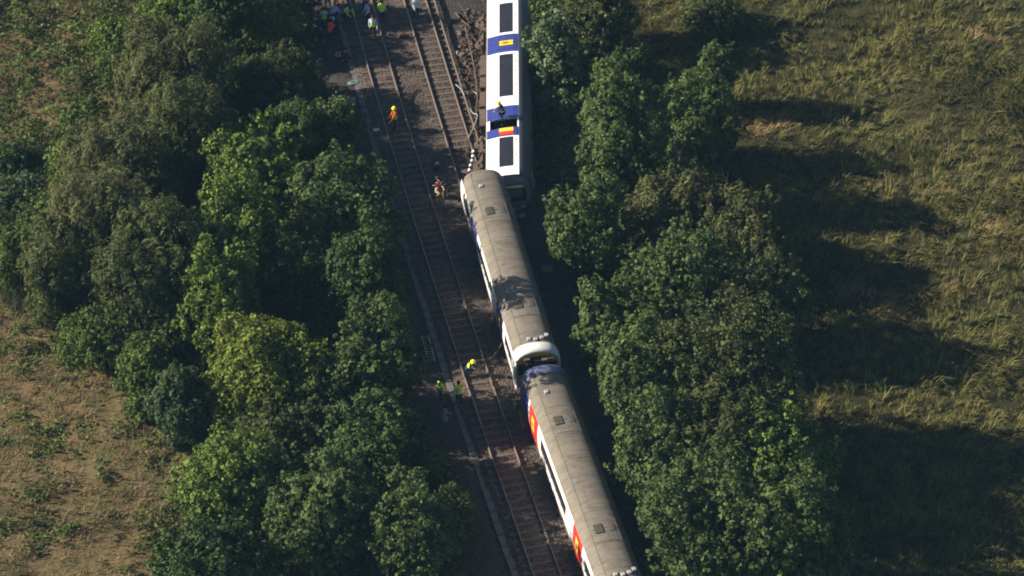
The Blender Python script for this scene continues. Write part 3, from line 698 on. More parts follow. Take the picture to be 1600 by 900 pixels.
# right of the line
T('poplar_tree', 866, 85, 42, 52, L['silver'], 'small pale-leaved tree close beside the tipped white carriage', 40, style='broad', group=GR, zscale=1.2)
T('bramble_shrub', 872, 160, 38, 22, L['silver'], 'low bush below the small pale-leaved tree', 41, 'shrub', 'shrub', GR)
T('sycamore_tree', 935, 12, 58, 48, L['olive'], 'olive tree at the top edge right of the tipped carriage', 42, style='broad', group=GR, zscale=1.7)
T('ash_tree', 968, 225, 64, 105, L['mid'], 'bright green tall ash right of where the carriages meet', 43, style='ash', group=GR, nl=18, ragged=0.9)
T('ash_tree', 1085, 195, 60, 68, L['mid'], 'spreading ash with a limb reaching to the upper right', 44, style='ash', group=GR, ragged=0.9)
T('ash_tree', 1118, 118, 30, 46, L['mid'], 'small leaning ash top pointing to the marsh', 45, style='ash', group=GR, ragged=0.9)
T('sycamore_tree', 918, 365, 66, 78, L['mid'], 'round broadleaf tree right of the leaning carriage', 46, style='broad', group=GR, ragged=0.8)
T('hawthorn_tree', 1045, 345, 62, 62, L['brown'], 'brownish twiggy hawthorn behind the round broadleaf tree', 47, style='spike', group=GR, gap=0.25)
T('hawthorn_tree', 1155, 372, 78, 72, L['brown'], 'wide brown-olive hawthorn at the marsh edge', 48, style='spike', group=GR, gap=0.2)
T('alder_tree', 1065, 455, 82, 92, L['mid'], 'dense green alder in the middle of the right wood', 49, style='broad', group=GR, nl=13)
T('alder_tree', 935, 515, 27, 62, L['mid'], 'narrow upright green tree in front of the dense alder', 50, style='ash', group=GR)
T('hawthorn_tree', 1195, 480, 68, 78, L['olive'], 'grey-olive thorn tree with bare pale branches', 51, style='shrub', group=GR, gap=0.45)
T('alder_tree', 1000, 600, 62, 90, L['mid'], 'green alder leaning over the shaded side of the line', 52, style='ash', group=GR)
T('willow_tree', 1140, 600, 105, 92, L['olive'], 'broad olive willow in the lower right wood', 53, style='shrub', group=GR, nl=15, puff=0.4, leaf=0.16, zscale=1.5)
T('alder_tree', 1030, 720, 58, 85, L['mid'], 'narrow alder at the lower edge of the right wood', 54, style='ash', group=GR)
T('willow_tree', 1130, 715, 75, 70, L['olive'], 'feathery shrub willow below the broad olive willow', 55, style='spike', group=GR, zscale=1.4)
T('maple_tree', 1215, 735, 88, 72, L['light'], 'light green tree at the lower right of the right wood', 56, style='big', group=GR, zscale=1.45, nl=18, ragged=0.8)
T('alder_tree', 1100, 835, 85, 85, L['mid'], 'green alder at the bottom edge right of the train', 57, style='broad', group=GR, zscale=1.3)
T('maple_tree', 1235, 850, 90, 80, L['mid'], 'green tree at the bottom edge below the light green one', 58, style='big', group=GR, zscale=1.5)
T('sallow_shrub', 1110, 22, 48, 26, L['olive'], 'low sallow bush at the top edge by the marsh', 59, 'shrub', 'spike', GR)
T('sallow_shrub', 985, 105, 34, 24, L['deep'], 'small shaded bush above the bright green ash', 60, 'shrub', 'spike', GR)
T('bramble_shrub', 1025, 545, 40, 40, L['deep'], 'dark bramble at the foot of the dense alder', 61, 'shrub', 'shrub', GR)

# bare branching trees
def bare_tree(px, py, h, label, seed, lean=(0, 0), zb=0.0):
    g = G(px, py); root = empty('bare_tree', (g[0], g[1], 0)); tag(root, label, 'bare tree', 'bare pale trees on the right')
    rs = random.Random(seed); mbs = []
    trunk = MB()
    def grow(mb, p, d, ln, r, lv):
        pts = [p]; rr = [r]; q = p.copy()
        for i in range(4):
            d = (d+Vector((rs.gauss(0, .22), rs.gauss(0, .22), rs.gauss(0.02, .12)))).normalized(); q = q+d*ln/4; pts.append(q.copy()); rr.append(r*(1-0.19*(i+1)))
        mb.tube(pts, rr, 6)
        if lv > 0:
            for i in range(3+(lv > 1)):
                k = rs.randrange(1, 5); nd = (d+Vector((rs.gauss(0, .8), rs.gauss(0, .8), rs.gauss(.1, .4)))).normalized()
                grow(mb, pts[k], nd, ln*rs.uniform(0.5, 0.75), rr[k]*0.65, lv-1)
    d0 = Vector((lean[0], lean[1], 1)).normalized(); top = d0*h*0.5
    trunk.tube([(0, 0, -0.1), top*0.5, top], [0.14, 0.11, 0.085], 8); trunk.build('trunk', M['deadwood'], root, True)
    for i in range(6):
        mb = MB(); p = top*rs.uniform(0.55, 1.0); nd = (d0+Vector((rs.gauss(0, .7), rs.gauss(0, .7), 0.1))).normalized()
        grow(mb, p, nd, h*rs.uniform(0.35, 0.55), 0.07, 2); mb.build('branch', M['deadwood'], root, True)
bare_tree(1165, 575, 6.3, 'bare pale branches standing out of the green alder', 1, (-0.1, 0.1))
bare_tree(1110, 400, 6.0, 'leafless pale stem poking up among the brown hawthorns', 3, (0.02, 0.1))
bare_tree(1060, 300, 4.6, 'pale bent branch inside the spreading ash', 4, (-0.1, 0))

# ------------------------------------------------------------------ grass, rushes, undergrowth
def blades(name, X, Y, H, Wd, A, lean, mat, seed, label, cat, short=False):
    """one blade = two bent triangles pairs; A heading of the lean"""
    rs = np.random.RandomState(seed); n = len(X); Z = ground_z(X, Y)-0.02
    dx, dy = np.cos(A), np.sin(A); pa = A+np.pi/2+rs.normal(0, 0.5, n); wx, wy_ = np.cos(pa)*Wd/2, np.sin(pa)*Wd/2
    mx, my, mz = X+dx*H*lean*0.35, Y+dy*H*lean*0.35, Z+H*0.6
    tx, ty, tz = X+dx*H*lean, Y+dy*H*lean, Z+H*(1-0.35*lean*np.clip(lean, 0, 1.5))
    V = np.stack([np.stack([X-wx, Y-wy_, Z], -1), np.stack([X+wx, Y+wy_, Z], -1), np.stack([mx+wx*.8, my+wy_*.8, mz], -1), np.stack([mx-wx*.8, my-wy_*.8, mz], -1), np.stack([tx, ty, tz], -1)], 1).reshape(-1, 3)
    if short:
        V = V.reshape(-1, 5, 3)[:, [0, 1, 4]].reshape(-1, 3)
        o = link(name, arr_mesh(name, V, np.arange(3*n).reshape(n, 3)), mat); tag(o, label, cat, None, 'stuff'); return o
    b = np.arange(n)[:, None]*5
    Fc = np.concatenate([b+np.array([0, 1, 2]), b+np.array([0, 2, 3]), b+np.array([3, 2, 4])], 0)
    o = link(name, arr_mesh(name, V, Fc), mat); tag(o, label, cat, None, 'stuff'); return o

def scatter(n, poly_fn, xr, yr, seed):
    rs = np.random.RandomState(seed); X = rs.uniform(*xr, n); Y = rs.uniform(*yr, n); k = poly_fn(X, Y); return X[k], Y[k], rs
def tufts(X, Y, rs, per, spread):
    X = np.repeat(X, per)+rs.normal(0, spread, len(X)*per); Y = np.repeat(Y, per)+rs.normal(0, spread, len(Y)*per); return X, Y
YR = (-36, 36)
# dry meadow on the left
X, Y, rs = scatter(20000, lambda x, y: (x-xt1(y) < -9+fbm(x, y, .5, 21)), (-40, -3), YR, 1)
X, Y = tufts(X, Y, rs, 9, 0.16); n = len(X); cl = np.clip(0.7+0.5*fbm(X, Y, 0.8, 22), 0.35, 1.4)
blades('meadow_grass', X, Y, rs.uniform(0.2, 0.65, n)*cl, rs.uniform(0.035, 0.07, n), 2.0*fbm(X, Y, 0.5, 26)+rs.normal(0, 1.0, n), rs.uniform(0.3, 1.2, n), M['grass_dry'], 2, 'dry tan and green grass of the left field', 'grass', True)
# green weeds in the meadow
X, Y, rs = scatter(60000, lambda x, y: (x-xt1(y) < -8) & (0.7*fbm(x, y, 0.6, 23)+0.55*fbm(x, y, 2.4, 24)+0.04*(x+27)+0.018*y > 0.0), (-40, -4), YR, 3)
X, Y = tufts(X, Y, rs, 3, 0.2); n = len(X); P = np.stack([X, Y, ground_z(X, Y)+rs.uniform(0.08, 0.5, n)*np.clip(0.8+fbm(X, Y, 1.6, 27), 0.2, 1.8)*np.clip(1.1+0.02*Y, 0.6, 1.6)], -1)
V, Fc = leaf_quads(P, rs.normal(size=(n, 3))*0.7+np.array([-0.2, 0, 0.8]), 0.2, 0.7, rs)
tag(link('meadow_weeds', arr_mesh('meadow_weeds', V, Fc), L['bramble']), 'low green weeds scattered through the left field', 'weeds', None, 'stuff')
# rushes on the right
def swirl(x, y): return 2.4*fbm(x, y, 0.33, 31)+1.2*fbm(x, y, 0.9, 32)
X0, Y0_, rs = scatter(9500, lambda x, y: (x-xt1(y) > 14+1.5*fbm(x, y, .5, 25)), (2, 42), YR, 4)
k = rs.uniform(size=len(X0)) < np.clip(0.75+0.5*fbm(X0, Y0_, 0.5, 33), 0.3, 1); X0, Y0_ = X0[k], Y0_[k]
sz = rs.uniform(0.35, 1.0, len(X0))*np.where(rs.uniform(size=len(X0)) < 0.3, 1.45, 1.0)*np.clip(0.95+0.4*fbm(X0, Y0_, 0.3, 34), 0.5, 1.5); per = 24
ii = np.repeat(np.arange(len(X0)), per); n = len(ii); ra = rs.uniform(0, 6.283, n); rr_ = np.abs(rs.normal(0, 0.22, n))*sz[ii]
X = X0[ii]+np.cos(ra)*rr_; Y = Y0_[ii]+np.sin(ra)*rr_
sw = swirl(X, Y); vx = np.cos(sw)*1.3+np.cos(ra); vy = np.sin(sw)*1.3+np.sin(ra)
blades('marsh_rushes', X, Y, rs.uniform(0.4, 1.0, n)*sz[ii], rs.uniform(0.03, 0.065, n), np.arctan2(vy, vx)+rs.normal(0, 0.55, n), np.clip(np.hypot(vx, vy)*0.5+rs.normal(0.1, 0.25, n), 0.1, 1.4), M['grass_rush'], 5, 'tangled olive rushes of the marsh on the right', 'rushes')
X, Y, rs = scatter(34000, lambda x, y: (x-xt1(y) > 13.5+1.5*fbm(x, y, .5, 25)), (2, 42), YR, 14)
X, Y = tufts(X, Y, rs, 6, 0.2); n = len(X)
blades('marsh_grass', X, Y, rs.uniform(0.15, 0.45, n)*np.clip(1+0.5*fbm(X, Y, 1.1, 35), 0.4, 1.7), rs.uniform(0.035, 0.07, n), swirl(X, Y)+rs.normal(0, 0.8, n), rs.uniform(0.5, 1.5, n), M['grass_marsh'], 15, 'short olive grass between the marsh rushes', 'grass', True)
# straw patches
def straw(x, y):
    m_ = np.zeros(len(x), bool)
    for (px, py, rx, ry) in ((1390, 480, 45, 22), (1565, 365, 40, 32), (1185, 190, 38, 22), (1230, 165, 28, 12), (1330, 455, 40, 14), (1460, 300, 25, 12), (1540, 60, 30, 10), (1480, 450, 40, 14), (1510, 590, 14, 9)):
        g = G(px, py); m_ |= ((x-g[0])/(rx/24.8))**2+((y-g[1])/(ry/24.8/0.616))**2+0.5*fbm(x, y, 1.5, 41) < 1
    return m_
X, Y, rs = scatter(60000, straw, (8, 42), YR, 6)
X, Y = tufts(X, Y, rs, 3, 0.14); n = len(X)
blades('straw_patches', X, Y, rs.uniform(0.3, 0.75, n), rs.uniform(0.03, 0.06, n), swirl(X, Y)+rs.normal(0, 0.7, n), rs.uniform(0.6, 1.5, n), M['grass_straw'], 7, 'bleached straw patches lying in the marsh', 'straw', True)
# reeds between shrubs on the left
def reedbed(x, y):
    m_ = np.zeros(len(x), bool)
    for (px, py, rx, ry) in ((312, 590, 28, 60), (50, 440, 60, 50), (270, 545, 30, 30)):
        g = G(px, py); m_ |= ((x-g[0])/(rx/24.8))**2+((y-g[1])/(ry/24.8/0.616))**2 < 1
    return m_
X, Y, rs = scatter(50000, reedbed, (-36, -10), YR, 8); X, Y = tufts(X, Y, rs, 2, 0.1); n = len(X)
blades('reed_bed', X, Y, rs.uniform(0.9, 1.8, n), rs.uniform(0.03, 0.05, n), rs.uniform(0, 6.28, n), rs.uniform(0.1, 0.5, n), M['reed'], 9, 'grey-green reeds among the left shrubs', 'reeds')
# undergrowth under both woods
def under(x, y):
    u = x-xt1(y); e = 0.8*fbm(x, y, 0.7, 51)
    return ((u < -4.2+e*0.6) & (u > -13+2*e)) | ((u > 8.6+e*0.6) & (u < 16.5+2*e))
X, Y, rs = scatter(60000, under, (-32, 26), YR, 10); n0 = len(X); X, Y = tufts(X, Y, rs, 3, 0.18); n = len(X)
hh = np.clip(0.45+0.45*fbm(X, Y, 0.8, 52), 0.1, 1.1)
P = np.stack([X, Y, np.maximum(ground_z(X, Y), 0)+hh*rs.uniform(0.15, 1, n)], -1)
V, Fc = leaf_quads(P, rs.normal(size=(n, 3))*0.6+np.array([-0.1, 0, 0.9]), 0.22, 0.75, rs)
tag(link('undergrowth', arr_mesh('undergrowth', V, Fc), L['bramble']), 'leafy undergrowth beneath the trackside trees', 'undergrowth', None, 'stuff')

# ------------------------------------------------------------------ people
def person(px, py, label, top='hivis', legs='navy', hat='helmet_yellow', facing=0.0, pose='stand', z=0.06, stripes=None, sleeves=None, group=None, seed=0, scale=1.0, vest=None):
    g = G(px, py, z); root = empty('person', (g[0], g[1], z), (0, 0, facing)); root.scale = (scale,)*3
    tag(root, label, 'person', group)
    rs = random.Random(seed+7)
    J = {}      # local: +x is ahead, +y left
    hip = 0.93; bend = 0.0; crouch = pose in ('crouch', 'kneel')
    if crouch: hip = 0.48; bend = 0.55
    if pose == 'bend': bend = 0.9
    if pose == 'sit': hip = 0.22; bend = 0.25
    def up(l): return (math.sin(bend)*l, math.cos(bend)*l)
    def tp(l, y, fx=0): a, c = up(l); return Vector((a+fx*math.cos(bend), y, hip+c-fx*math.sin(bend)))
    J['pelvis'] = Vector((0, 0, hip)); J['waist'] = tp(0.18, 0); J['chest'] = tp(0.42, 0); J['neck'] = tp(0.57, 0)
    J['chin'] = tp(0.64, 0, 0.02)+Vector((0.01, 0, 0)); hb = bend*0.5
    J['head'] = J['chin']+Vector((math.sin(hb)*0.12, 0, math.cos(hb)*0.12)); J['crown'] = J['head']+Vector((math.sin(hb)*0.09, 0, math.cos(hb)*0.09)); J['nose'] = J['head']+Vector((0.115, 0, -0.03))
    E = [('pelvis', 'waist', 'top'), ('waist', 'chest', 'top'), ('chest', 'neck', 'top'), ('neck', 'chin', 'skin'), ('chin', 'head', 'skin'), ('head', 'crown', 'skin'), ('head', 'nose', 'skin')]
    rad = dict(pelvis=.155, waist=.145, chest=.165, neck=.075, chin=.075, head=.105, crown=.075, nose=.02)
    for s, sd in ((1, 'l'), (-1, 'r')):
        ph = rs.uniform(0.02, 0.16)*s
        J['hip'+sd] = Vector((0, 0.10*s, hip-0.06))
        if pose in ('crouch', 'kneel'):
            J['knee'+sd] = Vector((0.36, 0.14*s, 0.40 if (s > 0 or pose == 'crouch') else 0.08)); J['ankle'+sd] = Vector((0.05 if s > 0 or pose == 'crouch' else -0.08, 0.13*s, 0.08)); 
        elif pose == 'sit':
            J['knee'+sd] = Vector((0.36, 0.13*s, 0.42)); J['ankle'+sd] = Vector((0.55, 0.12*s, 0.08))
        else:
            st_ = 0.16*s if pose == 'walk' else ph
            J['knee'+sd] = Vector((st_*0.7+0.03, 0.11*s, 0.50)); J['ankle'+sd] = Vector((st_-0.01, 0.11*s, 0.09))
        J['toe'+sd] = J['ankle'+sd]+Vector((0.18, 0.02*s, -0.045))
        J['sh'+sd] = tp(0.50, 0.19*s)
        if pose in ('reach', 'climb') or (pose == 'point' and s > 0):
            J['el'+sd] = J['sh'+sd]+Vector((0.20, 0.06*s, -0.12)); J['wr'+sd] = J['el'+sd]+Vector((0.22, -0.02*s, 0.10))
        elif crouch or pose in ('bend', 'sit'):
            J['el'+sd] = J['sh'+sd]+Vector((0.12, 0.06*s, -0.24)); J['wr'+sd] = J['el'+sd]+Vector((0.20, -0.06*s, -0.10))
        else:
            k = rs.uniform(0, 0.14)
            J['el'+sd] = J['sh'+sd]+Vector((-0.02+k, 0.08*s, -0.27)); J['wr'+sd] = J['el'+sd]+Vector((0.10+k, -0.02*s, -0.22))
        fd = (J['wr'+sd]-J['el'+sd]).normalized(); sdv = Vector((0, 1, 0))*s
        J['palm'+sd] = J['wr'+sd]+fd*0.07
        E += [('pelvis', 'hip'+sd, 'legs'), ('hip'+sd, 'knee'+sd, 'legs'), ('knee'+sd, 'ankle'+sd, 'legs'), ('ankle'+sd, 'toe'+sd, 'boot'),
              ('chest', 'sh'+sd, 'top'), ('sh'+sd, 'el'+sd, 'arm'), ('el'+sd, 'wr'+sd, 'arm'), ('wr'+sd, 'palm'+sd, 'skin')]
        rad.update({'hip'+sd: .105, 'knee'+sd: .072, 'ankle'+sd: .052, 'toe'+sd: .042, 'sh'+sd: .082, 'el'+sd: .056, 'wr'+sd: .038, 'palm'+sd: .036})
        lat_ = fd.cross(Vector((1, 0, 0)) if abs(fd.x) < .8 else Vector((0, 0, 1))).normalized()
        for q, (o_, ln) in enumerate(((-.032, .07), (-.011, .085), (.011, .08), (.032, .06))):
            f1, f2 = f'f{q}a{sd}', f'f{q}b{sd}'
            J[f1] = J['palm'+sd]+fd*(.02+ln*.5)+lat_*o_; J[f2] = J[f1]+fd*ln*.45+Vector((0.015, 0, -0.012))
            E += [('palm'+sd, f1, 'skin'), (f1, f2, 'skin')]; rad[f1] = .010; rad[f2] = .008
        J['tha'+sd] = J['wr'+sd]+fd*.03+lat_*.045; J['thb'+sd] = J['tha'+sd]+fd*.045+lat_*.01
        E += [('wr'+sd, 'tha'+sd, 'skin'), ('tha'+sd, 'thb'+sd, 'skin')]; rad['tha'+sd] = .012; rad['thb'+sd] = .009
    names = list(J); ix = {k: i for i, k in enumerate(names)}
    bm = bmesh.new(); sl = bm.verts.layers.skin.verify(); vs = [bm.verts.new(J[k]) for k in names]
    for k, v in zip(names, vs): v[sl].radius = (rad[k], rad[k]); v[sl].use_root = (k == 'pelvis')
    for a_, b_, _ in E: bm.edges.new((vs[ix[a_]], vs[ix[b_]]))
    me = bpy.data.meshes.new('tmp'); bm.to_mesh(me); bm.free(); tmp = bpy.data.objects.new('tmp', me); COL.objects.link(tmp)
    sk = tmp.modifiers.new('s', 'SKIN'); sk.use_smooth_shade = True; sb = tmp.modifiers.new('d', 'SUBSURF'); sb.levels = 1; sb.render_levels = 1
    dg = bpy.context.evaluated_depsgraph_get(); ev = tmp.evaluated_get(dg); bme = bpy.data.meshes.new_from_object(ev); bme.name = 'body'
    bpy.data.objects.remove(tmp)
    bme.materials.clear(); slots = ['skin', 'top', 'arm', 'legs', 'boot']
    for q in (M['skin'], M[top], M[sleeves or top], M[legs], M['charcoal']): bme.materials.append(q)
    A_ = np.array([J[a_] for a_, _, _ in E]); B_ = np.array([J[b_] for _, b_, _ in E]); rr = np.array([rad[b_] for _, b_, _ in E])
    pc = np.array([p.center for p in bme.polygons]); AB = B_-A_
    t = np.clip(np.einsum('pek,ek->pe', pc[:, None]-A_[None], AB)/np.sum(AB*AB, 1), 0, 1)
    dist = np.linalg.norm(pc[:, None]-(A_[None]+t[..., None]*AB[None]), axis=2)-rr*0.6
    mi = np.array([slots.index(E[i][2]) for i in dist.argmin(1)], dtype=np.int32)
    bme.polygons.foreach_set('material_index', mi); bme.polygons.foreach_set('use_smooth', np.ones(len(mi), bool))
    body = bpy.data.objects.new('body', bme); COL.objects.link(body); body.parent = root
    # headgear or hair
    hc = J['head']; hm = MB(); n = 12; rows = [(0.135, 0.0), (0.13, 0.05), (0.105, 0.10), (0.06, 0.135), (0.0, 0.147)]
    if hat == 'hair': rows = [(0.118, -0.02), (0.12, 0.05), (0.095, 0.09), (0.055, 0.118), (0.0, 0.126)]
    hv = []
    for (r_, z_) in rows:
        for q in range(n): hv.append((hc.x+r_*1.1*math.cos(q*6.2832/n)-0.01, hc.y+r_*math.sin(q*6.2832/n), hc.z+z_+0.02))
    hf = [(r_*n+q, r_*n+(q+1) % n, (r_+1)*n+(q+1) % n, (r_+1)*n+q) for r_ in range(4) for q in range(n)]
    hm.add(hv, hf)
    if hat != 'hair':
        hm.add([(hc.x+rr_*math.cos(q*6.2832/n), hc.y+rr_*0.9*math.sin(q*6.2832/n), hc.z+0.018) for rr_ in (0.12, 0.178) for q in range(n)], [(q, (q+1) % n, n+(q+1) % n, n+q) for q in range(n)])
    hm.build('hair' if hat == 'hair' else 'helmet', M['hair' if hat == 'hair' else hat], root, True)
    # waistcoat shell and reflective bands follow the torso
    def band(l0, l1, grow_, mat, name):
        mb = MB(); n = 14; vv = []
        for l in (l0, (l0+l1)/2, l1):
            c_ = tp(l, 0); ry = np.interp(l, [0, .18, .42, .52], [.185, .17, .215, .19])+grow_; rx_ = np.interp(l, [0, .18, .42, .52], [.16, .15, .165, .12])+grow_
            ex = Vector((math.cos(bend), 0, -math.sin(bend)))
            for q in range(n): vv.append(c_+ex*rx_*math.cos(q*6.2832/n)+Vector((0, ry*math.sin(q*6.2832/n), 0)))
        mb.add(vv, [(r_*n+q, r_*n+(q+1) % n, (r_+1)*n+(q+1) % n, (r_+1)*n+q) for r_ in range(2) for q in range(n)])
        return mb.build(name, mat, root, True)
    if vest:
        band(0.0, 0.30, 0.012, M[vest[0]], 'vest'); band(0.30, 0.52, 0.012, M[vest[1]], 'vest')
    if stripes: band(0.12, 0.17, 0.018, M['reflective'], 'reflective_band'); band(0.33, 0.37, 0.018, M['reflective'], 'reflective_band')
    return root

ZBk = 0.27
GP = 'rescue workers along the tracks'; GC = 'crowd at the upper left trackside'
person(617, 203, 'worker in orange and yellow hi-vis with yellow helmet standing on the left track', 'hivis_orange', 'charcoal', 'helmet_yellow', R(200), 'stand', ZBk, group=GP, seed=1, vest=('hivis', 'hivis_orange'), scale=1.03)
person(650, 28, 'person in very pale hi-vis standing alone between the tracks at the top', 'palecloth', 'navy', 'hair', R(-60), 'stand', ZBk, group=GP, seed=2, vest=('palecloth', 'reflective'))
person(683, 306, 'firefighter in dark red coat crouching left of the leaning carriage', 'darkred', 'tan', 'darkred', R(-40), 'crouch', ZBk, group=GP, seed=3, stripes=True)
person(696, 310, 'firefighter in dark coat and tan trousers standing beside the crouching one', 'darkred', 'tan', 'charcoal', R(150), 'bend', ZBk, group=GP, seed=4, stripes=True)
person(730, 586, 'rescuer with bright yellow helmet on the left track beside the leaning carriage', 'navy', 'navy', 'helmet_yellow', R(-20), 'crouch', ZBk, group=GP, seed=5, vest=('navy', 'hivis'))
person(688, 628, 'left one of two green hi-vis workers at the lower trackside', 'hivis', 'navy', 'hair', R(30), 'stand', 0.06, group=GP, seed=6, vest=('navy', 'hivis'), stripes=True)
person(717, 632, 'right one of two green hi-vis workers at the lower trackside, dark trousers', 'hivis', 'navy', 'hair', R(120), 'stand', 0.06, group=GP, seed=7, vest=('hivis', 'hivis'), stripes=True)
person(692, 664, 'person in pale teal clothing crouching below the two hi-vis workers', 'teal', 'teal', 'hair', R(60), 'crouch', 0.06, group=GP, seed=8)
person(788, 184, 'firefighter with yellow helmet crouching on top of the tipped white carriage', 'charcoal', 'navy', 'helmet_yellow', R(170), 'crouch', 2.98, group=GP, seed=9, stripes=True)
crowd = [(524, 26, 'person in bright red top in the crowd, upper of the two reds', 'redcloth', 'navy', 'hair', 'stand', None),
         (516, 66, 'person in bright red top in the crowd, lower of the two reds', 'redcloth', 'charcoal', 'hair', 'bend', None),
         (512, 12, 'person in pale blue top left of the upper red one', 'paleblue', 'navy', 'hair', 'stand', None),
         (545, 16, 'person in blue top at the right of the crowd by the top edge', 'paleblue', 'navy', 'hair', 'walk', None),
         (541, 34, 'green hi-vis worker in the crowd right of the upper red person', 'hivis', 'navy', 'hair', 'bend', ('hivis', 'palecloth')),
         (518, 38, 'person in blue top between the two red ones', 'paleblue', 'navy', 'hair', 'bend', None),
         (507, 46, 'green hi-vis worker at the left side of the crowd', 'hivis', 'navy', 'hair', 'stand', ('hivis', 'paleblue')),
         (527, 52, 'person in navy with pale blue shoulders near the lower red one', 'navy', 'navy', 'hair', 'bend', ('navy', 'paleblue')),
         (502, 74, 'person in dark blue at the tree line below the crowd', 'navy', 'charcoal', 'hair', 'stand', None),
         (527, 96, 'person in dark clothes with pale sleeves sitting below the crowd', 'darkred', 'navy', 'hair', 'sit', ('navy', 'paleblue')),
         (537, 97, 'person in brown dark clothes sitting beside the pale-sleeved one', 'darkred', 'charcoal', 'hair', 'sit', None),
         (571, 18, 'green hi-vis worker at the top edge on the left track', 'hivis', 'navy', 'hair', 'stand', ('navy', 'hivis')),
         (575, 36, 'person in lilac-blue top on the left track', 'paleblue', 'navy', 'hair', 'walk', None),
         (583, 58, 'worker in pale blue and green vest, lowest on the left track', 'paleblue', 'charcoal', 'hair', 'walk', ('hivis', 'palecloth')),
         (596, 14, 'upper of two green hi-vis workers close together at the top', 'hivis', 'navy', 'hivis', 'stand', ('hivis', 'navy')),
         (597, 34, 'lower of two green hi-vis workers close together at the top', 'hivis', 'navy', 'hair', 'stand', ('hivis', 'hivis'))]
for i, (px, py, lb, tp_, lg, ht, ps, vs_) in enumerate(crowd):
    person(px, py, lb, tp_, lg, ht, R(i*77), ps, 0.08 if px < 555 else ZBk, group=GC, seed=20+i, vest=vs_, stripes=(tp_ == 'hivis'))

# ------------------------------------------------------------------ equipment and wreckage
def ladder(p0, p1, wd, label, mat, nr=9, name='ladder'):
    p0, p1 = Vector(p0), Vector(p1); d = p1-p0; ln = d.length
    root = empty(name, p0); root.rotation_mode = 'QUATERNION'; root.rotation_quaternion = d.to_track_quat('X', 'Z'); tag(root, label, 'ladder', 'ladders beside the train')
    for s in (-1, 1): MB().box(0, ln, s*wd/2-0.022, s*wd/2+0.022, -0.04, 0.04).build('side_rail', mat, root)
    rg = MB().tube([(0, -wd/2+0.023, 0), (0, wd/2-0.023, 0)], 0.018, 6).mesh('rung'); rg.materials.append(mat)
    for i in range(nr): o = link('rung', rg, None, root); o.location.x = ln*(i+0.6)/(nr+0.2)
a = G(664, 524, 0.14); b = G(675, 565, 0.14); ladder(a, b, 0.42, 'pale metal ladder lying on the ground left of the trough', M['steel'])
a = G(768, 557, 0.3); b = G(786, 530, 1.5); ladder(a, b, 0.38, 'dark short ladder leaning at the leaning carriage', M['underframe'], 6)
a = G(824, 668, 0.3); b = G(817, 640, 0.9); ladder(a, b, 0.5, 'orange ladder beside the red doors of the nearest carriage', M['orange_paint'], 8)

def striped_pole():
    a = G(733, 272, 1.3); b = G(741, 232, 1.6); p0, p1 = Vector(a), Vector(b); d = p1-p0; ln = d.length
    root = empty('striped_pole', p0); root.rotation_mode = 'QUATERNION'; root.rotation_quaternion = d.to_track_quat('X', 'Z')
    tag(root, 'black and white striped pole sticking out behind the leaning carriage', 'pole')
    k = 11
    for i in range(k): MB().tube([(ln*i/k, 0.03*math.sin(i*.7), 0), (ln*(i+1)/k, 0.03*math.sin((i+1)*.7), 0)], 0.1, 8).build('stripe', M['white'] if i % 2 else M['black'], root)
    q = -Vector((0, 0, 1.35)); MB().tube([(0, 0, 0), root.rotation_quaternion.inverted() @ q], 0.05, 8).build('stand', M['underframe'], root)
striped_pole()
def cable(name, pts, r, label, mat):
    P = [Vector(G(*p)) for p in pts]; out = []
    for i in range(len(P)-1):
        p0, p1, p2, p3 = P[max(i-1, 0)], P[i], P[i+1], P[min(i+2, len(P)-1)]
        for k in range(6):
            t = k/6; out.append(0.5*((2*p1)+(p2-p0)*t+(2*p0-5*p1+4*p2-p3)*t*t+(3*p1-p0-3*p2+p3)*t**3))
    out.append(P[-1]); o = MB().tube(out, r, 6).build(name, mat, None, True); tag(o, label, 'cable' if 'cable' in name else 'rail'); return o
cable('loose_cable', [(655, 140, .33), (645, 147, .33), (640, 158, .33), (642, 168, .33), (650, 176, .33)], 0.05, 'black cable loop lying between the two tracks', M['black'])
cable('loose_cable', [(712, 132, .35), (722, 142, .5), (730, 160, .4), (738, 176, .5), (746, 180, .6), (741, 196, .5), (733, 214, .45)], 0.032, 'pale twisted cable hanging by the underside of the tipped carriage', M['steel'])
cable('bent_rail', [(727, 40, .3), (735, 75, .45), (742, 110, .6), (746, 150, .5), (742, 195, .3)], 0.06, 'bent rusty rail torn up beside the tipped carriage', M['rail'])
cable('bent_rail', [(712, 20, .2), (722, 32, .35), (733, 40, .3)], 0.06, 'short broken rail piece right of the upper track', M['rail'])

def debris(px, py, size, label, seed, mat, z=0.15, cat='debris', name='wreckage_piece'):
    rs = random.Random(seed); g = G(px, py, z); root = empty(name, g, (rs.uniform(-.3, .3), rs.uniform(-.3, .3), rs.uniform(0, 3))); tag(root, label, cat, 'wreckage by the tipped carriage')
    MB().box(-size, size, -size*.45, size*.45, -.12, .14, .04).build('casing', mat, root)
    MB().box(-size*.7, size*.2, -size*.3, size*.5, .145, .3, .04).build('bracket', M['underframe'], root)
    MB().tube([(size*.5, -size*.4, .15), (size*.8, 0, .3), (size*.4, size*.5, .2)], .05, 6).build('pipe', M['steel'], root, True)
debris(722, 88, .5, 'rusty casing on the ballast left of the tipped carriage, upper one', 1, M['underframe'])
debris(735, 150, .45, 'rusty casing on the ballast near the climbing firefighter', 2, M['underframe'])
debris(748, 262, .5, 'dark broken box behind the leaning carriage nose', 3, M['underframe'])
debris(757, 205, .4, 'grey broken box against the tipped carriage underside', 4, M['shell_and_end_shade'], .3)
debris(810, 335, .45, 'pale crumpled panel below the end of the tipped carriage', 5, M['shell_and_end_shade'], .3)
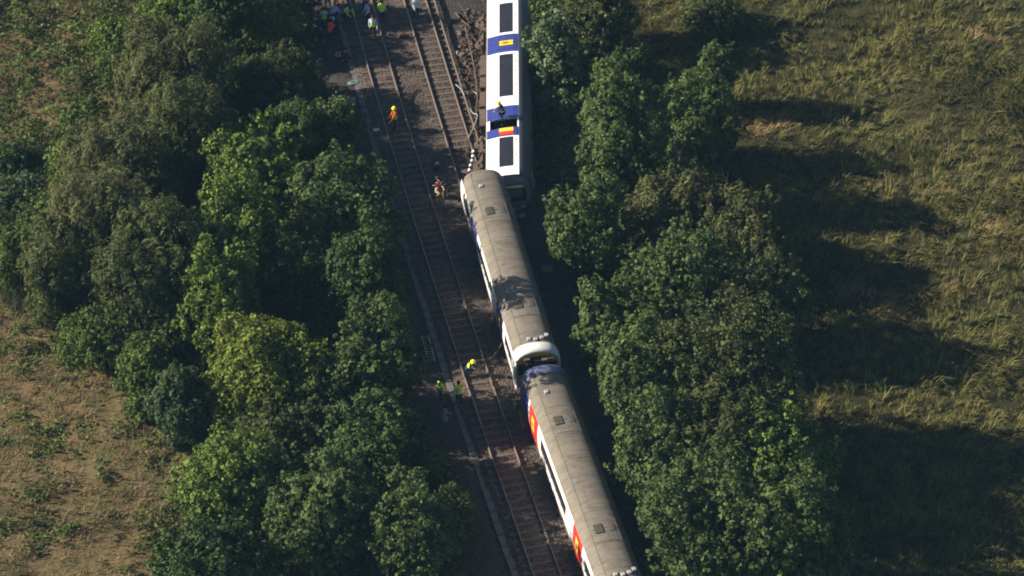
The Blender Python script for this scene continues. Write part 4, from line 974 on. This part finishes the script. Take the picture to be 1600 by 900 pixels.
debris(682, 262, .3, 'rescue tool pack behind the two firefighters', 6, M['charcoal'], .4, 'bag', 'tool_pack')

def fragments():
    rs = random.Random(12); mb = MB()
    for i in range(380):
        px, py = rs.uniform(722, 762), rs.uniform(15, 262); px += (py-140)*0.05; g = G(px, py, .12)
        a, b, c = rs.uniform(.04, .22), rs.uniform(.03, .12), rs.uniform(.02, .1); t = Euler((rs.uniform(-.5, .5), rs.uniform(-.5, .5), rs.uniform(0, 3.1))).to_matrix()
        vs = [Vector(g)+t @ Vector((x*a*rs.uniform(.6, 1.2), y*b, z*c)) for z in (-1, 1) for x, y in ((-1, -1), (1, -1), (1, 1), (-1, 1))]
        mb.add(vs, [(3, 2, 1, 0), (4, 5, 6, 7), (0, 1, 5, 4), (1, 2, 6, 5), (2, 3, 7, 6), (3, 0, 4, 7)])
    for i in range(70):
        g = Vector(G(rs.uniform(724, 762), rs.uniform(15, 262), .25)); q = Vector((rs.gauss(0, .35), rs.gauss(0, .5), rs.uniform(-.1, .35))); mb.tube([g-q, g+Vector((0, 0, .15)), g+q], [.03, .03, .015], 5)
    tag(mb.build('wreckage_fragments', M['underframe']), 'small dark fragments strewn along the underside of the tipped carriage', 'debris', None, 'stuff')
fragments()
def bag(px, py, label, mat, sx=.35, sy=.22, sz=.22, z=0.27, name='kit_bag', cat='bag', rot=0.4):
    g = G(px, py, z); root = empty(name, g, (0, 0, rot)); tag(root, label, cat, 'kit bags and blankets by the line')
    bm = bmesh.new(); bmesh.ops.create_icosphere(bm, subdivisions=2, radius=1)
    rs = random.Random(int(px))
    for v in bm.verts:
        c = v.co; v.co = Vector((math.copysign(abs(c.x)**.6, c.x)*sx, math.copysign(abs(c.y)**.6, c.y)*sy, (math.copysign(abs(c.z)**.7, c.z)+.9)*sz*.5))*(1+rs.uniform(-.06, .06))
    me = bpy.data.meshes.new('sack'); bm.to_mesh(me); bm.free(); link('sack', me, mat, root)
    MB().tube([(-sx*.5, 0, sz*.8), (-sx*.3, 0, sz*1.25), (sx*.3, 0, sz*1.25), (sx*.5, 0, sz*.8)], .02, 6).build('handle', M['charcoal'], root, True)
bag(629, 56, 'red kit bag lying between the two tracks near the top', M['darkred'], .28, .2, .16)
bag(545, 190, 'dark red kit bag at the tree edge left of the trough', M['darkred'], z=.05)
bag(552, 130, 'pale green folded blanket beside the trough below the crowd', M['teal'], .38, .22, .10, .08, 'folded_blanket', 'blanket')
bag(549, 158, 'dark green pack left of the trough below the blanket', M['teal'], .35, .3, .25, .06, rot=1.2)
bag(855, 424, 'pale green pack in the shade right of the leaning carriage', M['teal'], .35, .35, .3, .08)
bag(588, 204, 'white sack lying on the pale trough near the orange-vested worker', M['palecloth'], .2, .15, .15, .18)

# ------------------------------------------------------------------ the air
hz = MB().box(-420, 420, -330, 330, -3.0, 152.0).build('haze', None)
hm = bpy.data.materials.new('thin_haze'); hm.use_nodes = True; hn = hm.node_tree; hn.nodes.remove(hn.nodes['Principled BSDF'])
pv = hn.nodes.new('ShaderNodeVolumePrincipled'); pv.inputs['Color'].default_value = (0.34, 0.66, 1.0, 1); pv.inputs['Density'].default_value = 0.000075
hn.links.new(pv.outputs[0], hn.nodes['Material Output'].inputs['Volume']); hz.data.materials.append(hm)
tag(hz, 'thin summer haze over the valley', 'haze', None, 'stuff')
